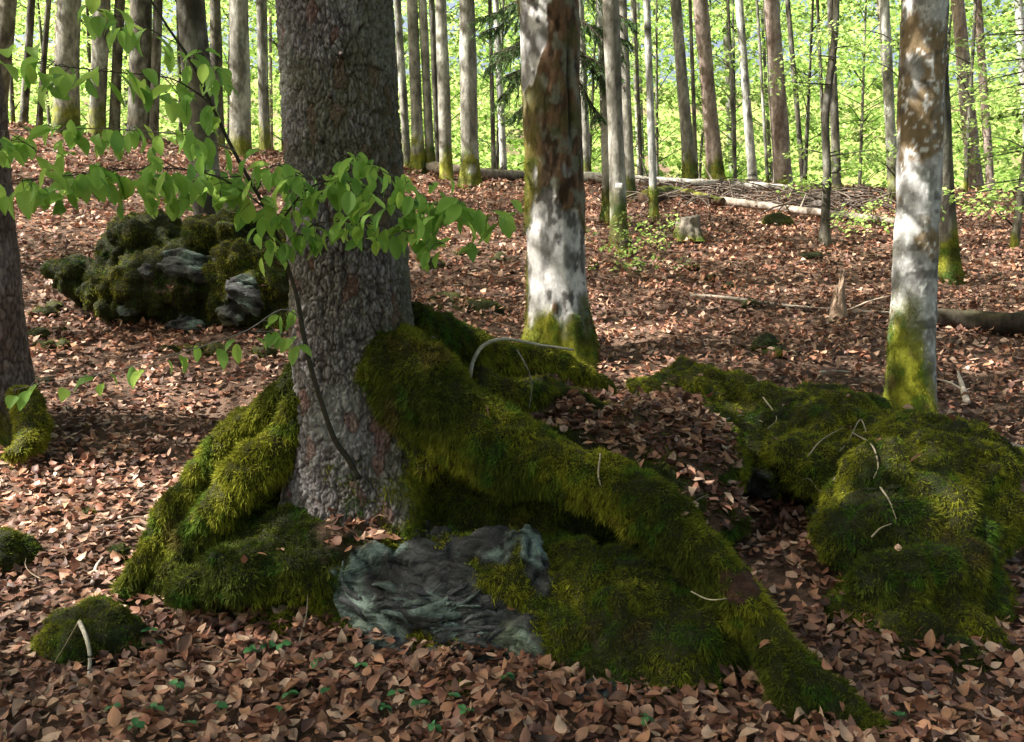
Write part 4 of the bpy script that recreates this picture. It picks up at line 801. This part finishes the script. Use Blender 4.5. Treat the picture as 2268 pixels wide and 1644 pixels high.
lm = [np.array([v.co[:] for v in m_.vertices]) for m_ in gl]; lf = np.array([p_.vertices[:] for p_ in gl[0].polygons]); VV, FF, CC = [], [], []
for k, (c, sz, ax, ay, az) in enumerate(XL):
    R = rot(np.array([az]), np.array([ay]), np.array([ax]))[0]; VV.append((lm[k % 5]*sz) @ R.T+c); FF.append(lf+k*len(lm[0])); CC.append(np.tile(np.array([(.17, .33, .05), (.25, .43, .07), (.13, .28, .05), (.33, .50, .08), (.20, .38, .055)])[(k*7) % 5], (len(lm[0]), 1)))
M_SAP2 = surf('sapling leaf mass', fine=18, amt=.12, bump=.25, bdist=.004, bscale=60, rough=.5, trans=.5, spec=.3)
sap.part('leaves', np.vstack(VV), np.vstack(FF), M_SAP2, np.vstack(CC), kind='stuff')

# ------------------------------------------------------------------ sticks, logs, stumps
def stick(path, r0, r1, label, name='stick', col=(.16, .12, .09), lift=.0, group=None, seg=7, twigs=0, lump=.0, cat='stick', ground_=True):
    pts = []
    for q in path:
        if len(q) == 2: g_ = G(*q); pts.append(g_+[0, 0, r0*.7+lift])
        else: pts.append(P(*q))
    pts = np.array(pts); V, F = tube(pts, np.linspace(r0, r1, len(pts)), max(12, len(pts)*7), seg, 1, lump, 3); parts = [(V, F)]
    c = catmull(pts, 20)
    for k in range(twigs):
        i = random.randrange(3, 17); L = random.uniform(.25, .6)*np.linalg.norm(c[-1]-c[0])*.35; d = c[min(i+1, 19)]-c[i]; d /= np.linalg.norm(d); e = c[i]+L*(d*.7+np.array([random.gauss(0, .5), random.gauss(0, .5), random.uniform(.05, .5)])); parts.append(tube([c[i], (c[i]+e)/2+[0, 0, .02], e], [r1*.9, r1*.6, r1*.3], 6, 5))
    V, F = join(parts); cc = np.array(col)*(.65+.7*fbm(V*14, 3, 5))[:, None]
    return single(name, V, F, M_WOOD, cc, label, cat, group)
def log(path, r0, r1, label, col, moss=.0, lift=0., seg=16, stubs=0):
    pts = [G(*q)+[0, 0, r0*.75+lift] if len(q) == 2 else P(*q) for q in path]; V, F = tube(pts, np.linspace(r0, r1, len(pts)), 60, seg, 1, r0*.35, 8)
    n = normals(V, F); mm = sstep(.4, .7, n[:, 2]*.5+fbm(V*3, 3, 9)*.7)*moss; cc = np.array(col)*(.55+.9*fbm(V*np.array([6, 9, 9.]), 4, 5))[:, None]; cc = mixc(cc, moss_colour(V), mm)
    t = Thing('fallen_log', label, 'log', (V[:, 0].mean(), V[:, 1].mean(), V[:, 2].min())); t.part('trunk', V, F, M_FAR, cc)
    c = catmull(np.array(pts), 20)
    for k in range(stubs):
        i = 2+k*16//max(stubs, 1); e = c[i]+np.array([random.uniform(-.3, .3), random.uniform(-.2, .2), random.uniform(.25, .7)]); v, f = tube([c[i], (c[i]+e)/2, e], [.025, .016, .006], 7, 6); t.part('branch_stub', v, f, M_WOOD, np.tile((.2, .17, .14), (len(v), 1)))
    return t
log([(930, 372), (1000, 380), (1080, 388), (1165, 400)], .13, .10, 'grey fallen trunk lying along the crest by the mossy footed beeches', (.22, .18, .15), .2, stubs=4)
log([(1290, 402), (1420, 412), (1600, 420), (1745, 428)], .12, .085, 'bare pale pole lying along the crest in front of the reddish spruces', (.34, .31, .28), .1, stubs=3)
log([(1595, 458), (1700, 472), (1830, 488), (1985, 508)], .075, .055, 'long thin fallen pole slanting down the slope above the snag', (.24, .20, .17), .1, lift=.05, stubs=2)
log([(2060, 722), (2140, 728), (2210, 735), (2300, 742)], .10, .12, 'dark rotting log reaching out from behind the slender speckled beech', (.028, .021, .016), .1)
log([(1430, 455), (1480, 440), (1540, 450), (1600, 462)], .15, .08, 'mossy rotten log mound beside the thin whitish trunk', (.08, .05, .035), .9)
log([(2190, 1015), (2230, 1030), (2300, 1045)], .075, .07, 'dark log with mossy top poking past the end of the long boulder', (.05, .04, .03), .9)
stick([(1530, 660), (1620, 666), (1740, 682), (1860, 692), (1975, 700)], .024, .015, 'long thin pale pole lying across the open slope past the snag', col=(.3, .25, .2), twigs=1)
stick([(1060, 655), (1110, 662), (1165, 660)], .018, .012, 'dark forked stick lying against the patchy beech', col=(.12, .09, .07), twigs=2)
stick([(1620, 845), (1680, 842), (1740, 838)], .010, .006, 'dark twig on the leaves between long boulder and mossy slab', col=(.09, .07, .06))
stick([(1815, 830), (1850, 826), (1900, 830)], .013, .007, 'short curved pale stick on the open leaf slope', col=(.3, .26, .22))
stick([(2130, 970), (2190, 985), (2290, 1005)], .022, .018, 'dark stick lying at the far end of the long boulder', col=(.07, .06, .055))
stick([(2140, 900), (2130, 860), (2120, 830)], .030, .012, 'broken bleached branch fork standing in the leaves past the speckled beech', col=(.4, .34, .28), twigs=2)
stick([(205, 1175), (270, 1168), (290, 1165)], .011, .007, 'short dark stick in the sunlit leaves next to the long root', col=(.08, .06, .05))
stick([(285, 1165), (320, 1180), (345, 1184)], .011, .008, 'short tan stick end to end with the dark one', col=(.3, .22, .15))
stick([(205, 1300), (215, 1265), (235, 1240)], .010, .006, 'bent pale stick pointing at the yellow moss tuft', col=(.3, .25, .21))
stick([(300, 1105), (318, 1085), (335, 1070)], .006, .004, 'thin upright looking twig in the sunny leaves')
stick([(860, 820), (890, 815), (930, 800)], .006, .004, 'thin dark twig at the back of the old spruce foot', col=(.1, .08, .06))
stick([(1040, 838, 4.30), (1048, 800, 4.32), (1068, 768, 4.36), (1105, 752, 4.4), (1150, 755, 4.5), (1200, 765, 4.6), (1270, 775, 4.75)], .012, .006, 'bleached bent branch arching over the crossing root', col=(.36, .33, .26), ground_=False)
stick([(1145, 775, 4.45), (1165, 810, 4.4), (1178, 850, 4.38), (1172, 905, 4.36)], .004, .002, 'thin grey twig hanging down the crossing root', col=(.2, .18, .15), twigs=1)
pz = G(165, 1480)
stick([(176, 1378, pz[1]+.03), (190, 1410, pz[1]-.05), (199, 1450, pz[1]-.10), (197, 1490, pz[1]-.12), (190, 1525, pz[1]-.17), (195, 1550, pz[1]-.2)], .0085, .005, 'bleached bent stick lying over the low moss cushion', col=(.36, .32, .26))
stick([(178, 1372, pz[1]+.04), (150, 1420, pz[1]-.03), (120, 1470, pz[1]-.1)], .004, .002, 'thin brown twig lying over the low moss cushion', col=(.14, .11, .06), twigs=1)
stick([(140, 1500), (165, 1520), (195, 1545), (205, 1565)], .018, .008, 'curled strip of dark bark below the low moss cushion', col=(.10, .075, .06))
stick([(660, 1430, 3.35), (672, 1390, 3.42), (680, 1350, 3.47), (682, 1290, 3.52)], .004, .0015, 'wispy pale twig standing at the moss lumps of the big boulder', col=(.25, .21, .15))
stick([(900, 1625), (960, 1560), (1010, 1530)], .005, .003, 'straight tan twig on the dark leaves before the grey rock face', col=(.25, .19, .14))
stick([(1170, 1640), (1155, 1590), (1150, 1545)], .005, .003, 'pale grass like twig leaning at the foot of the big boulder', col=(.3, .24, .17))
stick([(1530, 1310, 3.12), (1570, 1328, 3.08), (1610, 1326, 3.05)], .003, .0015, 'fine light stem caught on the thick root', col=(.3, .27, .18))
for k, (a, b_) in enumerate([((1440, 985), (1560, 960)), ((1480, 1010), (1420, 950)), ((1560, 1070), (1490, 1020)), ((1350, 935), (1470, 925)), ((1590, 1100), (1530, 1120))]):
    q = []
    for (px, py) in (a, ((a[0]+b_[0])/2+8, (a[1]+b_[1])/2-8), b_):
        d = ray(px, py); hit = None
        for bv, T, lm, lo, hi in bvs:
            h = bv.ray_cast(Vector(CAM), Vector(d).normalized())
            if h[0] is not None and (hit is None or h[3] < hit[1]): hit = (np.array(h[0]), h[3])
        q.append(hit[0]+[0, 0, .012] if hit else G(px, py))
    V, F = tube(q, [.004, .0035, .002], 14, 5, 1, .004, k); single('twig', V, F, M_WOOD, np.tile((.13, .1, .075), (len(V), 1)), 'thin brown twig among the dry leaves in the saddle between both boulders', 'twig', 'twigs in the saddle')
for k, pa in enumerate([[(1690, 880), (1720, 925), (1700, 950)], [(1850, 1060), (1820, 1090), (1790, 1060), (1760, 1075)], [(1920, 960), (1905, 930), (1880, 975), (1860, 1000)], [(1890, 960), (1930, 985), (1945, 1030), (1935, 1060)], [(1950, 1080), (1970, 1110), (1985, 1150)], [(1600, 930), (1650, 920), (1690, 935)], [(1790, 1010), (1820, 975), (1870, 945)], [(1330, 1005, 0), (1325, 1050, 0), (1330, 1075, 0)], [(1930, 1190), (1950, 1170), (1975, 1160)]]):
    q = []
    for w_ in pa:
        d = ray(*w_[:2]); hit = None
        for bv, T, lm, lo, hi in bvs:
            h = bv.ray_cast(Vector(CAM), Vector(d).normalized())
            if h[0] is not None and (hit is None or h[3] < hit[1]): hit = (np.array(h[0]), h[3])
        q.append((hit[0]-d/np.linalg.norm(d)*.018) if hit else G(*w_[:2]))
    V, F = tube(q, np.linspace(.005, .0025, len(q)), 22, 5, 1, .004, k+20)
    lab = ('pale dry stem hanging on the thick mossy root', None) if k == 7 else ('pale dry twig caught on the moss of the long boulder', 'twigs on the long boulder')
    single('twig', V, F, M_WOOD, np.tile((.26, .22, .15), (len(V), 1)), lab[0], 'twig', lab[1])

def stump(bx, by, wpx, hpx, label, col, moss, jag, seed, name='tree_stump', taper=.8):
    b = G(bx, by); r = wpx/2/FPX*b[1]; h = hpx/FPX*b[1]; seg = 30; rows = 16; th = np.linspace(0, 2*math.pi, seg, endpoint=False); V = []
    for i in range(rows):
        t = i/(rows-1)
        for a in th:
            hh = h*(1-jag*(.62-.5*math.cos(a-.3)+.16*math.sin(a*5+seed)+.12*math.sin(a*11+seed*2))); z = t*hh; rr = r*(1-(1-taper)*t)*(1+.55*math.exp(-z/(.12*h+.02))*(.4+.6*max(0, math.cos(4*a+seed))))*(1+.08*math.sin(a*9+seed))
            V.append((b[0]+rr*math.cos(a), b[1]+rr*math.sin(a), b[2]-.05+z))
    V = np.array(V); i = np.arange(rows-1)[:, None]*seg; j = np.arange(seg)[None]; k = (j+1) % seg; F = np.stack([i+j, i+k, i+seg+k, i+seg+j], -1).reshape(-1, 4)
    top = V[-seg:]; c = top.mean(0)-[0, 0, h*jag*.35]; V = np.vstack([V, c]); F = np.vstack([tris(F), np.array([[(rows-1)*seg+q, (rows-1)*seg+(q+1) % seg, len(V)-1] for q in range(seg)])])
    n = normals(V, F); V = V+n*((fbm(V*10, 3, seed)-.5)*r*.3)[:, None]; zz = V[:, 2]-b[2]
    cc = np.array(col)*(.5+1.0*fbm(V*np.array([14, 14, 3.]), 4, 5))[:, None]; mm = sstep(.1, .4, moss-zz/h*.8+(fbm(V*5, 3, 3)-.5)*.8); cc = mixc(cc, moss_colour(V)*1.1, np.clip(mm, 0, 1)*.95)
    t = Thing(name, label, 'stump', b); t.part('trunk', V, F, M_FAR, cc); bl = moss_blades(V, F, mm, 9000, length=.022, width=.006, seed=seed)
    if bl: t.part('moss', bl[0], bl[1], M_MOSS, bl[2], smooth=False, kind='stuff')
stump(1523, 528, 58, 58, 'squat grey tree stump with moss spreading at its foot', (.17, .15, .12), .45, .12, 3)
stump(1855, 705, 40, 122, 'jagged broken snag of brown dead wood standing on the slope', (.24, .17, .12), .08, .55, 6, name='broken_snag', taper=.45)
stump(1810, 472, 42, 34, 'small grey stump in front of the brushwood', (.14, .12, .11), .2, .1, 9)
stump(1385, 556, 30, 36, 'dark mossy stub at the foot of the smooth tagged beech', (.05, .04, .03), .5, .2, 11)

# the dark sapling stem in front of the slope
b = G(1826, 540); pts = [b-[0, 0, .1], P(1828, 480, b[1]), P(1832, 380, b[1]), P(1828, 260, b[1]+.05), P(1842, 140, b[1]+.1), P(1852, 30, b[1]+.1), P(1856, -200, b[1]+.2)]
t = Thing('young_beech', 'dark crooked young beech with low sprays standing uphill of the snag', 'tree', b); V, F = tube(pts, [.10, .065, .055, .055, .05, .045, .03], 40, 12, 1, .02, 3); t.part('trunk', V, F, M_FAR, bark('dark', V, 0, 0, 0, 4))
cen = np.array([P(1800, 395, b[1]-.2), P(1870, 330, b[1]+.3), P(1760, 400, b[1]), P(1900, 370, b[1]), P(1880, 470, b[1]-.5), P(1920, 490, b[1]-.6), P(1780, 330, b[1]+.3), P(1840, 60, b[1]), P(1780, 120, b[1]+.3), P(1900, 100, b[1]+.3), P(1720, 180, b[1]+.3), P(1950, 330, b[1])])
V, F, cc = sprays(cen, np.full(len(cen), .42), 62, .065); t.part('crown', V, F, M_CROWN, cc, smooth=False)
[t.part('branch', V, F, M_FAR, np.tile((.05, .045, .035), (len(V), 1))) for V, F in [tube([np.array([np.interp(q[2], [p_[2] for p_ in pts], [p_[0] for p_ in pts]), b[1], q[2]-.1]), q], [.012, .004], 5, 5) for q in cen]]
b = GY(2420, 10.5); t = Thing('beech_tree', 'beech whose leafy sprays hang in before the pale straight spruce', 'tree', b); V, F, col, *_ = trunk(b, (0, 0), 9, .09, seg=12, kind='dark', seed=5, top=.2); t.part('trunk', V, F, M_FAR, col)
g = np.random.default_rng(5); cen = np.array([P(2100+g.uniform(0, 190), 60+g.uniform(0, 400), 10.5+g.uniform(-1.2, 1.2)) for _ in range(26)]); V, F, cc = sprays(cen, g.uniform(.25, .55, 26), 46, .07, g=g); t.part('crown', V, F, M_CROWN, cc, smooth=False)
for q in cen: V, F = tube([np.array([b[0], b[1], q[2]+.1]), (np.array([b[0], b[1], q[2]])+q)/2+[0, 0, .12], q], [.018, .012, .004], 8, 5); t.part('branch', V, F, M_FAR, np.tile((.05, .045, .035), (len(V), 1)))
# little leafy beech seedlings on the slope
for k, (px, py, hpx, lab) in enumerate([(1385, 590, 85, 'waist high green beech seedling by the smooth tagged beech'), (1455, 560, 80, 'leafy beech seedling between the thin whitish trunk and the squat stump'), (1420, 610, 40, 'tiny leafy beech seedling downhill of the tagged beech'), (1930, 500, 60, 'bright beech seedling by the long thin fallen pole')]):
    b = G(px, py); h = hpx/FPX*b[1]; t = Thing('beech_seedling', lab, 'seedling', b); V, F = tube([b, b+[.02, 0, h*.6], b+[-.02, 0, h]], [.008, .006, .003], 12, 5); t.part('stem', V, F, M_FAR, np.tile((.06, .05, .035), (len(V), 1)))
    cen = b+np.column_stack([rng.normal(0, .22, 7), rng.normal(0, .15, 7), np.linspace(.35, 1, 7)*h]); V, F, cc = sprays(cen, np.full(7, .17), 22, .06); t.part('crown', V, F, M_CROWN, cc, smooth=False)
    [t.part('branch', V, F, M_FAR, np.tile((.06, .05, .035), (len(V), 1))) for V, F in [tube([b+[0, 0, max(q[2]-b[2]-.08, .02)], q], [.004, .002], 4, 4) for q in cen]]
# brushwood on the crest
bw = [[], [], [], []]; anchors = [(1640, 425), (1780, 440), (1890, 445), (1460, 420)]
for k in range(300):
    i = k % 4; c = G(anchors[i][0]+random.gauss(0, 60), anchors[i][1]+random.uniform(-10, 40)); a = random.uniform(0, 6.28); L = random.uniform(.3, 1.0); e = np.array([math.cos(a)*L, math.sin(a)*L*.6, random.uniform(.0, .35)])
    bw[i].append(tube([c-e*.5+[0, 0, .12], c+[0, 0, .14+random.uniform(0, .05)], c+e*.5+[0, 0, .1]], [.016, .013, .006], 7, 4, 1, .01, k))
for i, lab in enumerate(['tangle of dark dead brushwood before the reddish spruces', 'tangle of dead brushwood around the small grey stump', 'tangle of dead brushwood reaching the leaning lichen banded beech', 'tangle of dead twigs behind the mossy rotten log mound']):
    t = Thing('brushwood', lab, 'brushwood', G(*anchors[i])); [t.part('stick', V, F, M_WOOD, np.array((.10, .08, .065))*(.6+.9*fbm(V*3, 2, 3))[:, None]) for V, F in bw[i]]

# thin twigs strewn over the leaves
for k in range(34):
    y = random.uniform(2.35, 5.2); x = random.uniform(-.57, .57)*y; z, nrm, ok = rest(x, y)
    if nrm is not None: continue
    a = random.uniform(0, 6.28); L = random.uniform(.08, .32); q = [np.array([x+math.cos(a)*L*t_+random.gauss(0, .012), y+math.sin(a)*L*t_+random.gauss(0, .012), 0]) for t_ in (-.5, -.15, .2, .5)]
    for p_ in q: p_[2] = float(H(p_[0], p_[1]))+.028+random.uniform(0, .012)
    V, F = tube(q, [.0035, .003, .0025, .0015], 14, 5, 1, .003, k); c_ = random.choice([(.10, .07, .05), (.2, .15, .11), (.05, .035, .028), (.28, .22, .16)])
    single('twig', V, F, M_WOOD, np.tile(c_, (len(V), 1)), 'thin dry twig strewn on the fallen leaves around the boulders', 'twig', 'twigs strewn on the leaves')

# tiny green seedlings between the fallen leaves
sm = leaf_mesh('leaf', M_SEED, .034, .25, -.3, .2, 1.5)
for k, (px, py) in enumerate([(590, 1450), (560, 1468), (625, 1455), (700, 1490), (800, 1500), (930, 1590), (850, 1595), (1030, 1610), (960, 1640), (620, 1605), (480, 1590), (390, 1545), (345, 1600), (300, 1640), (640, 1570), (730, 1560), (1120, 1520), (880, 1560), (1000, 1570), (350, 1445), (250, 1590), (1430, 1625), (1990, 1615), (330, 1050*1+370), (420, 1630)]):
    b = G(px, py); b[2] += .02; t = link('seedling', None, b); tag(t, 'tiny green seedling sprouting through the fallen leaves', 'seedling', 'seedlings in the fallen leaves')
    V, F = tube([[0, 0, -.03], [.003, 0, .005], [0, .002, .022]], [.0015, .0013, .001], 6, 5); link('stem', new_mesh('stem', V, F, M_WOOD, np.tile((.08, .12, .03), (len(V), 1))), (0, 0, 0), t)
    for q in range(random.choice([2, 3, 3, 4])):
        o = link('leaf', sm, (0, 0, .02), t); s = random.uniform(.7, 1.2); o.scale = (s, s, s); o.rotation_euler = (random.gauss(0, .2), random.gauss(.1, .25), q*2.1+random.uniform(-.4, .4))
